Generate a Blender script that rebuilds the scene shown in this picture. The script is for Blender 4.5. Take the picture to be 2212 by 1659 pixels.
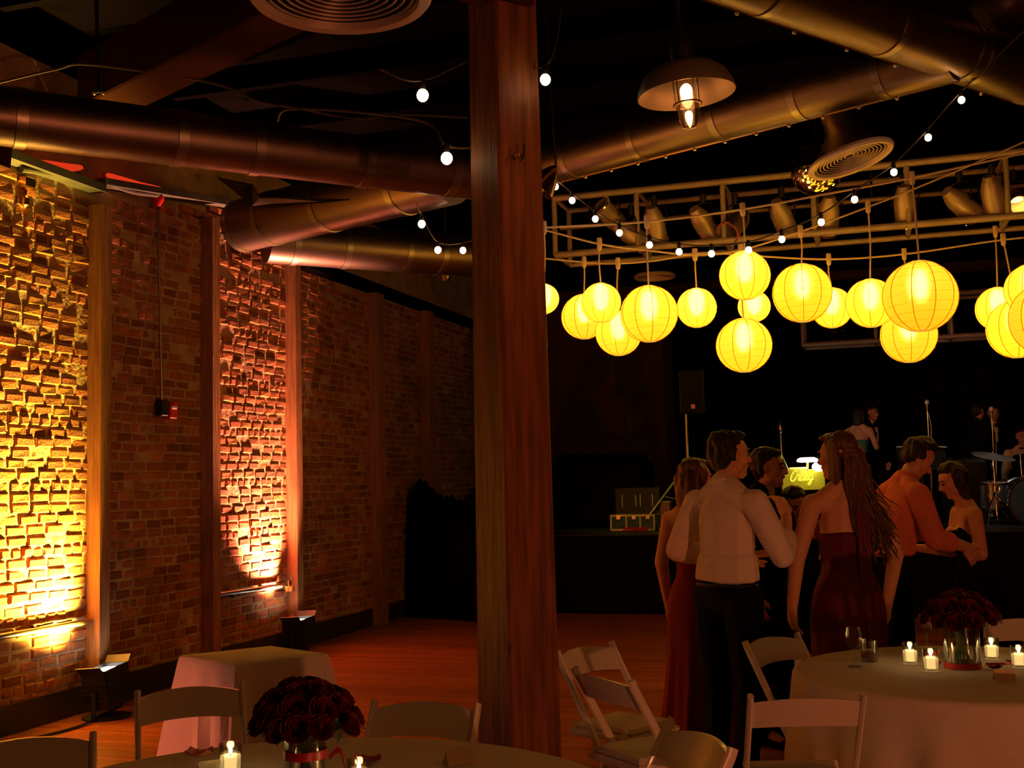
import bpy, bmesh, math, random
from mathutils import Vector, Matrix, noise as mnoise

# ------------------------------------------------------------------ camera, world, exposure
scene = bpy.context.scene
for o in list(bpy.data.objects):
    bpy.data.objects.remove(o)
col = scene.collection
R = math.radians
TH, RO, F = R(4.85), R(1.38), 2500.0
CAM = Vector((0, 0, 1.6))
_f = Vector((0, math.cos(TH), math.sin(TH)))
_r0 = Vector((1, 0, 0)); _u0 = Vector((0, -math.sin(TH), math.cos(TH)))
_r = _r0*math.cos(RO) - _u0*math.sin(RO)
_u = _u0*math.cos(RO) + _r0*math.sin(RO)
cd = bpy.data.cameras.new('camera'); cam = bpy.data.objects.new('camera', cd); col.objects.link(cam)
cd.sensor_width = 36; cd.lens = 36*F/2212; cd.clip_end = 100; cd.clip_start = .05
m = Matrix((( _r.x, _u.x, -_f.x, CAM.x), (_r.y, _u.y, -_f.y, CAM.y), (_r.z, _u.z, -_f.z, CAM.z), (0, 0, 0, 1)))
cam.matrix_world = m
scene.camera = cam
w = bpy.data.worlds.new('night'); scene.world = w; w.use_nodes = True
w.node_tree.nodes['Background'].inputs[0].default_value = (1, .45, .2, 1)
w.node_tree.nodes['Background'].inputs[1].default_value = .0012
scene.view_settings.view_transform = 'Standard'
scene.view_settings.look = 'None'
scene.view_settings.exposure = -0.08
scene.view_settings.gamma = 1.0
scene.view_settings.use_curve_mapping = False

# light levels (watts for lamps, radiance for glowing surfaces)
E_YELLOW, E_PINK, E_UP_OFF = 5000, 3000, 6
E_LANTERN, E_BULB, E_PENDANT, E_FILL_DOME = 1.0, 13, 4, 14  # last level drives the added, unseen fill pendants
E_STAGE_Y, E_STAGE_W = 130, 240

def ray(x, y): return _f + _r*((x-1106)/F) + _u*((829.5-y)/F)
def P(x, y, Y):
    d = ray(x, y); return CAM + d*(Y/d.y)
def Pz(x, y, z):
    d = ray(x, y); return CAM + d*((z-CAM.z)/d.z)

# ------------------------------------------------------------------ materials
MATS = {}
def mat(name, c, rough=.6, metal=0., noise=None, bump=None, attr=None, trans=0., coat=0., spec=.5, ior=1.45, stretch=(1, 1, 1), emis=None):
    if name in MATS: return MATS[name]
    m = bpy.data.materials.new(name); m.use_nodes = True
    nt = m.node_tree; b = nt.nodes['Principled BSDF']
    b.inputs['Base Color'].default_value = (*c, 1); b.inputs['Roughness'].default_value = rough
    b.inputs['Metallic'].default_value = metal; b.inputs['Transmission Weight'].default_value = trans
    b.inputs['Coat Weight'].default_value = coat; b.inputs['IOR'].default_value = ior
    b.inputs['Specular IOR Level'].default_value = spec
    if emis:
        b.inputs['Emission Color'].default_value = (*emis[0], 1); b.inputs['Emission Strength'].default_value = emis[1]
    tc = nt.nodes.new('ShaderNodeTexCoord'); mp = nt.nodes.new('ShaderNodeMapping')
    mp.inputs['Scale'].default_value = stretch
    nt.links.new(tc.outputs['Object'], mp.inputs[0])
    src = None
    if noise:
        sc, amt = noise[:2]
        c2 = noise[2] if len(noise) > 2 else tuple(x*(1-amt) for x in c)
        n = nt.nodes.new('ShaderNodeTexNoise'); n.inputs['Scale'].default_value = sc; n.inputs['Detail'].default_value = 5
        nt.links.new(mp.outputs[0], n.inputs['Vector'])
        rmp = nt.nodes.new('ShaderNodeValToRGB'); rmp.color_ramp.elements[0].position = .33; rmp.color_ramp.elements[1].position = .68
        nt.links.new(n.outputs['Fac'], rmp.inputs[0])
        mx = nt.nodes.new('ShaderNodeMix'); mx.data_type = 'RGBA'
        mx.inputs[6].default_value = (*c, 1); mx.inputs[7].default_value = (*c2, 1)
        nt.links.new(rmp.outputs[0], mx.inputs[0]); src = mx.outputs[2]
    if attr:
        at = nt.nodes.new('ShaderNodeAttribute'); at.attribute_name = attr
        ml = nt.nodes.new('ShaderNodeMix'); ml.data_type = 'RGBA'; ml.blend_type = 'MULTIPLY'; ml.inputs[0].default_value = 1
        if src: nt.links.new(src, ml.inputs[6])
        else: ml.inputs[6].default_value = (*c, 1)
        nt.links.new(at.outputs['Color'], ml.inputs[7]); src = ml.outputs[2]
    if src: nt.links.new(src, b.inputs['Base Color'])
    if bump:
        n2 = nt.nodes.new('ShaderNodeTexNoise'); n2.inputs['Scale'].default_value = bump[0]; n2.inputs['Detail'].default_value = 4
        nt.links.new(mp.outputs[0], n2.inputs['Vector'])
        bp = nt.nodes.new('ShaderNodeBump'); bp.inputs['Strength'].default_value = bump[1]; bp.inputs['Distance'].default_value = .01
        nt.links.new(n2.outputs['Fac'], bp.inputs['Height']); nt.links.new(bp.outputs[0], b.inputs['Normal'])
    MATS[name] = m; return m
def emit(name, c, s):
    if name in MATS: return MATS[name]
    m = bpy.data.materials.new(name); m.use_nodes = True; nt = m.node_tree
    nt.nodes.remove(nt.nodes['Principled BSDF'])
    e = nt.nodes.new('ShaderNodeEmission'); e.inputs[0].default_value = (*c, 1); e.inputs[1].default_value = s
    nt.links.new(e.outputs[0], nt.nodes['Material Output'].inputs[0]); MATS[name] = m; return m
def glass(name, c=(1, 1, 1), rough=.03, alpha=.12):
    # thin clear glass: mostly see-through with a glossy skin
    if name in MATS: return MATS[name]
    m = bpy.data.materials.new(name); m.use_nodes = True; nt = m.node_tree
    nt.nodes.remove(nt.nodes['Principled BSDF'])
    t = nt.nodes.new('ShaderNodeBsdfTransparent'); t.inputs[0].default_value = (*c, 1)
    g = nt.nodes.new('ShaderNodeBsdfGlossy'); g.inputs['Roughness'].default_value = rough
    lw = nt.nodes.new('ShaderNodeLayerWeight'); lw.inputs[0].default_value = .35
    ad = nt.nodes.new('ShaderNodeMath'); ad.operation = 'MULTIPLY_ADD'; ad.inputs[1].default_value = .7; ad.inputs[2].default_value = alpha*.4
    nt.links.new(lw.outputs['Fresnel'], ad.inputs[0])
    mx = nt.nodes.new('ShaderNodeMixShader'); nt.links.new(ad.outputs[0], mx.inputs[0])
    nt.links.new(t.outputs[0], mx.inputs[1]); nt.links.new(g.outputs[0], mx.inputs[2])
    nt.links.new(mx.outputs[0], nt.nodes['Material Output'].inputs[0]); MATS[name] = m; return m

BRICK = mat('brick', (.52, .18, .065), .85, noise=(9, .3, (.35, .125, .055)), bump=(60, .5), attr='tint')
MORTAR = mat('mortar', (.52, .37, .22), .95, noise=(6, .3), bump=(30, .8))
TIMBER = mat('timber', (.30, .10, .035), .62, noise=(5, .5, (.12, .04, .016)), bump=(14, .5), stretch=(6, 6, .5))
TIMBER2 = mat('timber_post', (.42, .21, .09), .65, noise=(5, .5, (.25, .11, .05)), bump=(14, .5), stretch=(6, 6, .5))
BEAMW = mat('beam_wood', (.075, .020, .008), .85, spec=.15, noise=(3, .5, (.05, .012, .006)), bump=(12, .4), stretch=(1, 1, 6))
FLOORW = mat('floor_wood', (.46, .16, .055), .42, noise=(3, .4, (.33, .1, .035)), attr='tint', stretch=(1, 6, 1))
DARKW = mat('ceiling_black', (.004, .003, .003), .9, spec=.02, noise=(2, .5))
DUCT = mat('galvanised_duct', (.28, .21, .19), .40, 1., noise=(2.2, .22), bump=(40, .06))
DUCT2 = mat('duct_trim', (.42, .37, .33), .36, 1., noise=(6, .3))
STEEL = mat('bright_steel', (.8, .8, .8), .18, 1.)
CHROME = mat('chrome', (.9, .9, .9), .08, 1.)
BRASS = mat('brass', (.9, .6, .2), .22, 1., bump=(8, .3))
TRUSSW = mat('truss_paint', (.52, .43, .36), .55, .3, noise=(8, .2))
BLACKM = mat('black_metal', (.012, .012, .013), .45, noise=(5, .2))
BLACKC = mat('black_cloth', (.006, .005, .005), .95, spec=.08, noise=(4, .4))
BLACKS = mat('black_suit', (.005, .0045, .006), .9, spec=.12, noise=(20, .2))
WHITEP = mat('white_chair_paint', (.80, .74, .66), .32, noise=(7, .06), coat=.25)
SEATP = mat('seat_pad', (.74, .67, .6), .5, noise=(20, .06))
CLOTH = mat('white_tablecloth', (.78, .72, .68), .9, noise=(30, .05), bump=(160, .12))
SHIRT = mat('white_shirt', (.80, .66, .60), .85, noise=(25, .06), bump=(45, .35))
SALMON = mat('salmon_shirt', (.72, .19, .11), .85, noise=(20, .08), bump=(45, .3))
MAROON = mat('maroon_satin', (.12, .005, .014), .65, spec=.3, noise=(12, .2))
REDDRESS = mat('red_satin', (.19, .003, .008), .75, spec=.2, noise=(12, .2))
TEAL = mat('teal_sequin', (.05, .22, .22), .35, noise=(60, .5), bump=(90, .6))
SKIN = mat('skin', (.66, .33, .21), .55, noise=(18, .08))
HAIRD = mat('hair_dark', (.016, .009, .006), .6, noise=(30, .4), stretch=(1, 1, .15))
HAIRB = mat('hair_brown', (.15, .065, .028), .5, noise=(30, .5), bump=(50, .6), stretch=(1, 1, .12))
EYE = mat('eye', (.03, .02, .015), .2)
LIP = mat('lips', (.45, .13, .1), .5)
ROSE = mat('rose_petal', (.15, .003, .004), .6, noise=(40, .3))
LEAF = mat('rose_leaf', (.05, .13, .03), .5, noise=(20, .3))
RIBBON = mat('red_ribbon', (.5, .02, .03), .35, noise=(20, .15))
PINKP = mat('pink_paper', (.8, .25, .2), .7)
CARD = mat('cream_card', (.8, .62, .42), .8, noise=(20, .05))
WAX = mat('candle_wax', (.95, .82, .55), .5, emis=((1, .66, .22), 1.0), noise=(10, .04))
FLAME = emit('flame', (1, .7, .3), 14)
GLASS = glass('clear_glass')
GLASSJ = glass('jar_glass', (1, .93, .78), .05, .3)
WIRE = mat('lantern_wire', (.25, .12, .02), .5)
CORDM = mat('lamp_cord', (.62, .48, .36), .6)
CORDK = mat('dark_cord', (.09, .06, .04), .6)
BULB = emit('string_bulb', (1, .64, .32), E_BULB)
PBULB = emit('pendant_bulb', (1, .62, .25), 14)
REDGLOW = emit('red_arc_glow', (1, .05, .012), .75)  # emissive red imitating the light on the arcs above the wall
CASEY = mat('case_metal', (.55, .5, .2), .4, .8)
CASEB = mat('case_panel', (.02, .05, .05), .5)
AMPW = mat('amp_wood', (.3, .1, .04), .5, noise=(6, .3))
CYM = mat('cymbal_bronze', (.85, .74, .6), .35, .8)
REDBOX = mat('red_alarm', (.6, .02, .015), .4)
WHITEX = mat('white_paint', (.8, .8, .8), .4)
CONC = mat('ledge_paint', (.10, .10, .08), .7, noise=(6, .4))
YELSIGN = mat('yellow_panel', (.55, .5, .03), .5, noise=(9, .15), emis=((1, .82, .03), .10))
YELTXT = emit('yellow_lettering', (1, .85, .05), 1.3)
LAMPW = emit('stand_lamp_glow', (1, .97, .85), 6)

# ------------------------------------------------------------------ builders
ORG = {}
class MB:
    def __init__(s): s.v = []; s.f = []; s.t = []
    def add(s, vs, fs, tint=None):
        n = len(s.v); s.v += [Vector(v) for v in vs]; s.f += [tuple(i+n for i in f) for f in fs]
        if tint is not None: s.t += [tint]*len(fs)
        return s
    def box(s, c, size, M=None):
        c = Vector(c); x, y, z = [q/2 for q in size]
        vs = [Vector((a*x, b*y, d*z)) for a in (-1, 1) for b in (-1, 1) for d in (-1, 1)]
        vs = [c + (M @ v if M else v) for v in vs]
        return s.add(vs, [(0, 1, 3, 2), (4, 6, 7, 5), (0, 4, 5, 1), (2, 3, 7, 6), (0, 2, 6, 4), (1, 5, 7, 3)])
    def bbox(s, c, size, b=.01, M=None):
        # bevelled box: three stacked rings
        c = Vector(c); x, y, z = [q/2 for q in size]; b = min(b, x*.9, y*.9, z*.9)
        def ring(k, zz): return [(-x+k+b*0, -y+k, zz), (x-k, -y+k, zz), (x-k, y-k, zz), (-x+k, y-k, zz)]
        rs = [ring(b, -z), ring(0, -z+b), ring(0, z-b), ring(b, z)]
        vs = [c + (M @ Vector(p) if M else Vector(p)) for r in rs for p in r]
        fs = [(3, 2, 1, 0), (12, 13, 14, 15)]
        for k in range(3):
            for i in range(4):
                j = (i+1) % 4; fs.append((k*4+i, k*4+j, k*4+4+j, k*4+4+i))
        return s.add(vs, fs)
    def beam(s, a, b, w, h, up=Vector((0, 0, 1)), bev=0):
        a, b = Vector(a), Vector(b); d = (b-a); L = d.length; d.normalize()
        x = d.cross(up)
        if x.length < 1e-4: x = d.cross(Vector((0, 1, 0)))
        x.normalize(); z = x.cross(d)
        M = Matrix((x, d, z)).transposed()
        return s.bbox((a+b)/2, (w, L, h), bev, M) if bev else s.box((a+b)/2, (w, L, h), M)
    def tube(s, pts, r, n=8, cap=True, closed=False):
        pts = [Vector(p) for p in pts]; k = len(pts)
        rs = r if isinstance(r, (list, tuple)) else [r]*k
        base = len(s.v); px = None; vs = []
        for i, p in enumerate(pts):
            if closed: t = pts[(i+1) % k]-pts[i-1]
            else: t = (pts[min(i+1, k-1)]-pts[max(i-1, 0)])
            t.normalize()
            if px is None:
                px = t.cross(Vector((0, 0, 1)))
                if px.length < .05: px = t.cross(Vector((0, 1, 0)))
            px = (px - t*px.dot(t)).normalized(); py = t.cross(px)
            vs += [p + (px*math.cos(2*math.pi*j/n)+py*math.sin(2*math.pi*j/n))*rs[i] for j in range(n)]
        fs = []
        for i in range(k if closed else k-1):
            i2 = (i+1) % k
            for j in range(n):
                j2 = (j+1) % n; fs.append((i*n+j, i*n+j2, i2*n+j2, i2*n+j))
        if cap and not closed:
            fs.append(tuple(reversed(range(n)))); fs.append(tuple((k-1)*n+j for j in range(n)))
        return s.add(vs, fs)
    def lathe(s, prof, n=24, c=(0, 0, 0), M=None, cap=True, a0=0, a1=2*math.pi):
        c = Vector(c); vs = []; full = abs(a1-a0-2*math.pi) < 1e-6
        cols = n if full else n+1
        for (rr, z) in prof:
            for j in range(cols):
                a = a0+(a1-a0)*j/n; v = Vector((rr*math.cos(a), rr*math.sin(a), z)); vs.append(c + (M @ v if M else v))
        fs = []
        for i in range(len(prof)-1):
            for j in range(n):
                j2 = (j+1) % cols if full else j+1
                fs.append((i*cols+j, i*cols+j2, (i+1)*cols+j2, (i+1)*cols+j))
        if cap and full:
            if prof[0][0] > 1e-4: fs.append(tuple(reversed(range(n))))
            if prof[-1][0] > 1e-4: fs.append(tuple((len(prof)-1)*n+j for j in range(n)))
        return s.add(vs, fs)
    def ball(s, c, r, n=10, k=7):
        r = r if isinstance(r, (tuple, list)) else (r, r, r); c = Vector(c)
        vs = [c+Vector((0, 0, -r[2]))]
        for i in range(1, k):
            p = math.pi*i/k-math.pi/2
            vs += [c+Vector((r[0]*math.cos(p)*math.cos(2*math.pi*j/n), r[1]*math.cos(p)*math.sin(2*math.pi*j/n), r[2]*math.sin(p))) for j in range(n)]
        vs.append(c+Vector((0, 0, r[2]))); fs = []
        for j in range(n):
            fs.append((0, 1+(j+1) % n, 1+j))
            for i in range(k-2):
                fs.append((1+i*n+j, 1+i*n+(j+1) % n, 1+(i+1)*n+(j+1) % n, 1+(i+1)*n+j))
            fs.append((1+(k-2)*n+j, 1+(k-2)*n+(j+1) % n, len(vs)-1))
        return s.add(vs, fs)
    def mesh(s, name, off=Vector((0, 0, 0)), smooth=40):
        me = bpy.data.meshes.new(name)
        me.from_pydata([v-off for v in s.v], [], s.f); me.validate(); me.update()
        if s.t and len(s.t) == len(me.polygons):
            ca = me.color_attributes.new('tint', 'FLOAT_COLOR', 'CORNER'); i = 0
            for p, t in zip(me.polygons, s.t):
                for li in p.loop_indices: ca.data[li].color = (*t, 1)
        if smooth:
            me.shade_smooth(); me.set_sharp_from_angle(angle=R(smooth))
        return me
    def build(s, name, m, parent=None, off=None, smooth=40, world=True):
        # world: verts are world coordinates; otherwise verts are local to the parent
        if off is None:
            if parent is not None: off = ORG.get(parent.name, Vector((0, 0, 0))) if world else Vector((0, 0, 0))
            else:
                lo = Vector([min(v[i] for v in s.v) for i in range(3)]); hi = Vector([max(v[i] for v in s.v) for i in range(3)])
                off = Vector(((lo.x+hi.x)/2, (lo.y+hi.y)/2, lo.z))
        me = s.mesh(name, off, smooth); me.materials.append(m)
        o = bpy.data.objects.new(name, me); col.objects.link(o)
        if parent is not None:
            o.parent = parent; ORG[o.name] = ORG.get(parent.name, Vector((0, 0, 0)))
        else: o.location = off; ORG[o.name] = off
        return o
def tag(o, label, cat, group=None, kind=None):
    o['label'] = label; o['category'] = cat
    if group: o['group'] = group
    if kind: o['kind'] = kind
    return o
def thing(name, label, cat, loc=(0, 0, 0), rz=0, group=None):
    o = bpy.data.objects.new(name, None); col.objects.link(o); o.location = loc; o.rotation_euler = (0, 0, rz)
    o.empty_display_size = .1
    ORG[o.name] = Vector(loc); return tag(o, label, cat, group)
def struct(o): o['kind'] = 'structure'; return o
def dup(root, label=None, loc=None, rz=None):
    def cp(o, par):
        c = o.copy(); col.objects.link(c); c.parent = par
        for ch in o.children: cp(ch, c)
        return c
    r = cp(root, None)
    if label: r['label'] = label
    if loc is not None: r.location = loc; ORG[r.name] = Vector(loc)
    if rz is not None: r.rotation_euler = (0, 0, rz)
    return r
def lamp(name, kind, loc, c, e, size=.05, target=None, cone=60, blend=.5, parent=None):
    l = bpy.data.lights.new(name, kind); l.color = c; l.energy = e
    if kind in ('POINT', 'SPOT'): l.shadow_soft_size = size
    if kind == 'SPOT': l.spot_size = R(cone); l.spot_blend = blend
    o = bpy.data.objects.new(name, l); col.objects.link(o); loc = Vector(loc)
    if target is not None: o.rotation_euler = (Vector(target)-loc).to_track_quat('-Z', 'Y').to_euler()
    if parent is not None: o.parent = parent; o.location = loc-ORG[parent.name]
    else: o.location = loc
    return o
def smooth_path(pts, n=6):
    pts = [Vector(p) for p in pts]; out = []
    for i in range(len(pts)-1):
        p0 = pts[max(i-1, 0)]; p1 = pts[i]; p2 = pts[i+1]; p3 = pts[min(i+2, len(pts)-1)]
        for k in range(n):
            t = k/n
            out.append(.5*((2*p1)+(p2-p0)*t+(2*p0-5*p1+4*p2-p3)*t*t+(3*p1-p0-3*p2+p3)*t**3))
    out.append(pts[-1]); return out

# ------------------------------------------------------------------ the room
AZ = R(17.6)
WD = Vector((math.sin(AZ), math.cos(AZ), 0)); WN = Vector((math.cos(AZ), -math.sin(AZ), 0)); UP = Vector((0, 0, 1))
W0 = Pz(605, 1410, 0)
def wp(s, h, out=0): return W0 + WD*s + UP*h + WN*out
def wall_hit(x, y, out=0):
    d = ray(x, y); t = ((W0+WN*out-CAM).dot(WN))/d.dot(WN); p = CAM+d*t
    return (p-W0).dot(WD), p.z, p
S0, S1, HT = -9.5, 9.6, 3.93
rnd = random.Random(5)

# brick wall: recessed mortar bed, 300 bricks nearest the lens as parts, the rest as one part
mb = MB()
nx, nz = 420, 100
vs = []
for i in range(nx+1):
    for k in range(nz+1):
        q = wp(S0+(S1-S0)*i/nx, HT*k/nz)
        vs.append(q + WN*(.0225+.004*mnoise.noise(q*6)+.0035*mnoise.noise(q*23)))
fs = [(i*(nz+1)+k, (i+1)*(nz+1)+k, (i+1)*(nz+1)+k+1, i*(nz+1)+k+1) for i in range(nx) for k in range(nz)]
mb.add(vs, fs)
mb.box(wp((S0+S1)/2, HT/2+.4, -.16), (.28, S1-S0, HT+.8), Matrix((WN, WD, UP)).transposed())
wall = struct(mb.build('wall_left', MORTAR))
BL, BH, BD = .197, .077, .05
variants = []
for k in range(18):
    head = k >= 14
    L = (.088 if head else .179); H = .0615; mbv = MB(); rr = random.Random(k)
    t = .62+.5*rr.random(); tint = (t, t*(.85+.3*rr.random()), t*(.8+.5*rr.random()))
    if k % 6 == 0: tint = (.5, .52, .6)
    j = lambda a: rr.uniform(-a, a)
    b = .009
    out = [Vector((-L/2+j(.004), 0, -H/2+j(.003))), Vector((L/2+j(.004), 0, -H/2+j(.003))), Vector((L/2+j(.004), 0, H/2+j(.003))), Vector((-L/2+j(.004), 0, H/2+j(.003)))]
    vs = [p+Vector((0, BD*.45, 0)) for p in out] + [p+Vector((0, -BD*.32, 0)) for p in out]
    ins = [(-1, -1), (1, -1), (1, 1), (-1, 1)]
    vs += [p+Vector((-a*b*1.3, -BD*.5+j(.003), -c*b)) for p, (a, c) in zip(out, ins)]
    fs = [(11, 10, 9, 8)] + [(i, i+4, (i+1) % 4+4, (i+1) % 4) for i in range(4)] + [(i+4, i+8, (i+1) % 4+8, (i+1) % 4+4) for i in range(4)]
    fs = [tuple(reversed(f)) for f in fs]
    mbv.add(vs, fs, tint); me = mbv.mesh('brick', smooth=0); me.materials.append(BRICK); variants.append((mbv, me))
ROT = Matrix((WD, -WN, UP)).transposed()      # local x along the wall, -y out of it
bricks = []
row = 0; h = .035
while h < 4.2:
    s = -5.2 + rnd.uniform(-.1, .1) + (row % 2)*.098; hdr = row % 6 == 3
    while s < 7.2:
        k = rnd.randrange(14, 18) if hdr else rnd.randrange(14)
        step = .1045 if hdr else BL
        sc = s+step/2
        amp = .0045 + .0045*(h/HT)**2
        o = rnd.gauss(0, amp*.6) if rnd.random() < .8 else rnd.uniform(-.012, .012)
        wav = .012*math.sin(sc*1.1+h*.4)+.010*mnoise.noise(Vector((sc*1.5, h*1.5, 3)))
        if (h < HT-.05 or (-2.8 < sc < .1 and h < 3.84+.16*(sc+2.9))) and rnd.random() > (.012+.02*(h/HT)):
            ang = rnd.gauss(0, .018); yaw = rnd.gauss(0, .022)
            bricks.append((sc, h+wav*(.35+h/HT)+rnd.gauss(0, .002), o, k, ang, yaw))
        s += step
    h += BH; row += 1
def bmat(b):
    M = ROT.to_4x4(); M.translation = wp(b[0], b[1], b[2]+.006)
    return M @ Matrix.Rotation(b[5], 4, 'Z') @ Matrix.Rotation(b[4], 4, 'Y')
def vis(b):
    p = wp(b[0], b[1]); q = p-CAM; z = q.dot(_f)
    x = 1106+F*q.dot(_r)/z; y = 829.5-F*q.dot(_u)/z
    return 0 < x < 180 and 420 < y < 1480, z
near = sorted([i for i, b in enumerate(bricks) if vis(b)[0]], key=lambda i: vis(bricks[i])[1])[:300]
nearset = set(near)
for i in near:
    b = bricks[i]; o = bpy.data.objects.new('brick', variants[b[3]][1]); col.objects.link(o)
    o.parent = wall; o.matrix_world = Matrix.Translation(-ORG[wall.name]) @ bmat(b)
    o.matrix_parent_inverse = Matrix(); o.matrix_basis = Matrix.Translation(-ORG[wall.name]) @ bmat(b)
mb = MB()
for i, b in enumerate(bricks):
    if i in nearset: continue
    M = bmat(b); src = variants[b[3]][0]
    mb.add([M @ v for v in src.v], src.f, src.t[0])
o = mb.build('brickwork', BRICK, wall, smooth=0); o['kind'] = 'stuff'

# timber posts on the wall
WM = Matrix((WN, WD, UP)).transposed()
def wall_post(s, hh, label, wdt=.12, dep=.15, m=TIMBER2):
    mb = MB(); mb.bbox(wp(s+wdt/2, hh/2, dep/2), (dep, wdt, hh), .008, WM)
    t = tag(mb.build('wall_post', m), label, 'post', 'timber posts along the brick wall')
    return t
wall_post(-6.1, 3.8, 'timber wall post beyond the picture edge, before the yellow lit bricks')
wall_post(-4.5, 3.8, 'timber wall post beyond the yellow lit bay, nearest the picture edge')
wall_post(-2.94, 3.78, 'yellow lit timber wall post right of the bright yellow brick bay')
wall_post(-1.42, 4.0, 'dark timber wall post just left of the pink lit brick bay')
wall_post(.09, 3.86, 'pinkish lit timber wall post right of the pink lit brick bay')
wall_post(2.07, 3.86, 'dim timber wall post standing alone in the dark brickwork', .2)
wall_post(3.67, 3.86, 'unlit timber wall post nearest the dark draped heap', .2)
# ledge on top of the wall
p0 = wall_hit(30, 358)[2]; p1 = wall_hit(200, 398)[2]; p2 = wall_hit(495, 446)[2]
mb = MB(); mb.beam(wp(S0, 3.9, .06), wp(-2.9, 3.9, .06), .2, .06); tr = struct(mb.build('trim_1', CONC))
a = wall_hit(195, 396)[2]; b = wall_hit(500, 447)[2]
mb = MB(); mb.beam(a+WN*.06, b+WN*.06, .2, .05); struct(mb.build('trim_2', CONC))
mb = MB(); mb.beam(wp(.35, 3.9, .07), wp(S1, 3.9, .07), .2, .1); struct(mb.build('trim_3', DARKW))
# pipe along the wall near the floor, in two visible runs
for k, (sa, sb, lab) in enumerate([(-5.2, -2.93, 'thin horizontal pipe low on the yellow lit bricks'), (-1.28, -.1, 'thin horizontal pipe low on the pink lit bricks')]):
    mb = MB(); mb.tube([wp(sa, .68, .075), wp(sb, .655, .075)], .022, 10)
    t = thing('wall_pipe', lab, 'pipe', wp(sa, .68, .07), group='low wall pipes'); mb.build('pipe', DUCT2, t)
    mb = MB()
    for q in (.3, .75): mb.beam(wp(sa+(sb-sa)*q, .655, .0), wp(sa+(sb-sa)*q, .655, .07), .03, .06)
    mb.build('bracket', DUCT2, t)
mb = MB(); mb.lathe([(.0, 0), (.05, 0), (.05, .05), (.02, .06), (.02, .1)], 12, wp(-.06, .6, .14))
tag(mb.build('pipe_valve', BRASS), 'small brass valve at the end of the low pipe beside the pink lit post', 'valve')
# conduit + alarm
c0 = wall_hit(341, 440, .075)[2]; c1 = wall_hit(350, 866, .075)[2]
t = thing('electrical_conduit', 'grey conduit running down the dim bricks to the red alarm', 'conduit', c1)
MB().tube([c0, c1], .012, 8).build('conduit', DUCT2, t)
mb = MB(); mb.bbox(c1-UP*.06, (.06, .09, .13), .008, WM); mb.build('junction_box', BLACKM, t)
mb = MB(); mb.lathe([(.02, 0), (.05, .05), (.05, .08)], 12, c0-UP*.02); mb.build('fitting', REDBOX, t)
c2 = wall_hit(370, 886, .075)[2]
t = thing('fire_alarm_pull', 'small red fire alarm pull station on the dim bricks', 'fire alarm', c2-UP*.07)
mb = MB(); mb.bbox(c2, (.05, .10, .14), .008, WM); mb.build('body', REDBOX, t)
mb = MB(); mb.bbox(c2+WN*.028+UP*.02, (.012, .07, .025), .004, WM); mb.build('handle', WHITEX, t)
# two little wall sockets / fixtures at the top of the near bay
t = thing('wall_bracket', 'small brass floodlight bracket high on the yellow lit bricks', 'bracket', wall_hit(55, 410)[2])
q = wall_hit(55, 395, .05)[2]
mb = MB(); mb.bbox(q, (.09, .10, .08), .01, WM); mb.tube([q, q-UP*.12], .012, 8); mb.build('body', BRASS, t)
mb = MB(); mb.lathe([(.012, .05), (.03, .03), (.03, -.02), (0, -.04)], 10, q-UP*.14); mb.build('cap', BRASS, t)
# red lit arcs on the ledge, imitated by made-up glowing tubes
for k, (pts, lab) in enumerate([([(52, 350), (90, 356), (135, 362), (176, 362)], 'glowing red strip standing in for a red lit arc above the yellow lit bricks'),
                                ([(232, 378), (262, 391), (300, 402), (346, 408)], 'glowing red strip standing in for a red lit arc above the dim bricks')]):
    path = smooth_path([wall_hit(x, y, .12)[2] for x, y in pts], 6)
    t = thing('red_arc_strip', lab, 'glowing strip', path[0], group='glowing red stand-in strips on the wall ledge')
    mb = MB(); n = len(path); mb.tube(path, [.016+.022*math.sin(math.pi*i/(n-1)) for i in range(n)], 10); mb.build('glowing_tube', REDGLOW, t)
    mb = MB(); mb.tube([p-UP*.05-WN*.02 for p in path], .02, 8); mb.build('added_tray', CONC, t)
# baseboard
mb = MB(); mb.beam(wp(S0, .1, .02), wp(S1, .1, .02), .05, .2); struct(mb.build('baseboard_left', mat('dark_base', (.03, .015, .01), .7)))

# floor of narrow boards
mb = MB(); mb.box((2.5, 8, -.06), (22, 30, .1)); floor = struct(mb.build('floor', mat('subfloor', (.1, .05, .02), .8), smooth=0))
mb = MB(); rf = random.Random(2)
v = -9.0
while v < 22:
    u = -12 + rf.uniform(-1, 0)
    while u < 13:
        L = rf.uniform(1.4, 2.6)
        t = .72+.5*rf.random()
        a = Vector((0, 8, 0)) + WN*(u) + WD*(v-8); dz = rf.uniform(0, .0015)
        c = [a, a+WN*(L-.003), a+WN*(L-.003)+WD*.079, a+WD*.079]
        mb.add([p+UP*(-.008+dz-.008) for p in c]+[p+UP*(-.0015+dz) for p in c], [(4, 5, 6, 7), (0, 1, 5, 4), (1, 2, 6, 5), (2, 3, 7, 6), (3, 0, 4, 7)], (t, t*.97, t*.92))
        u += L
    v += .081
o = mb.build('floor_boards', FLOORW, floor, smooth=0); o['kind'] = 'stuff'
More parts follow.
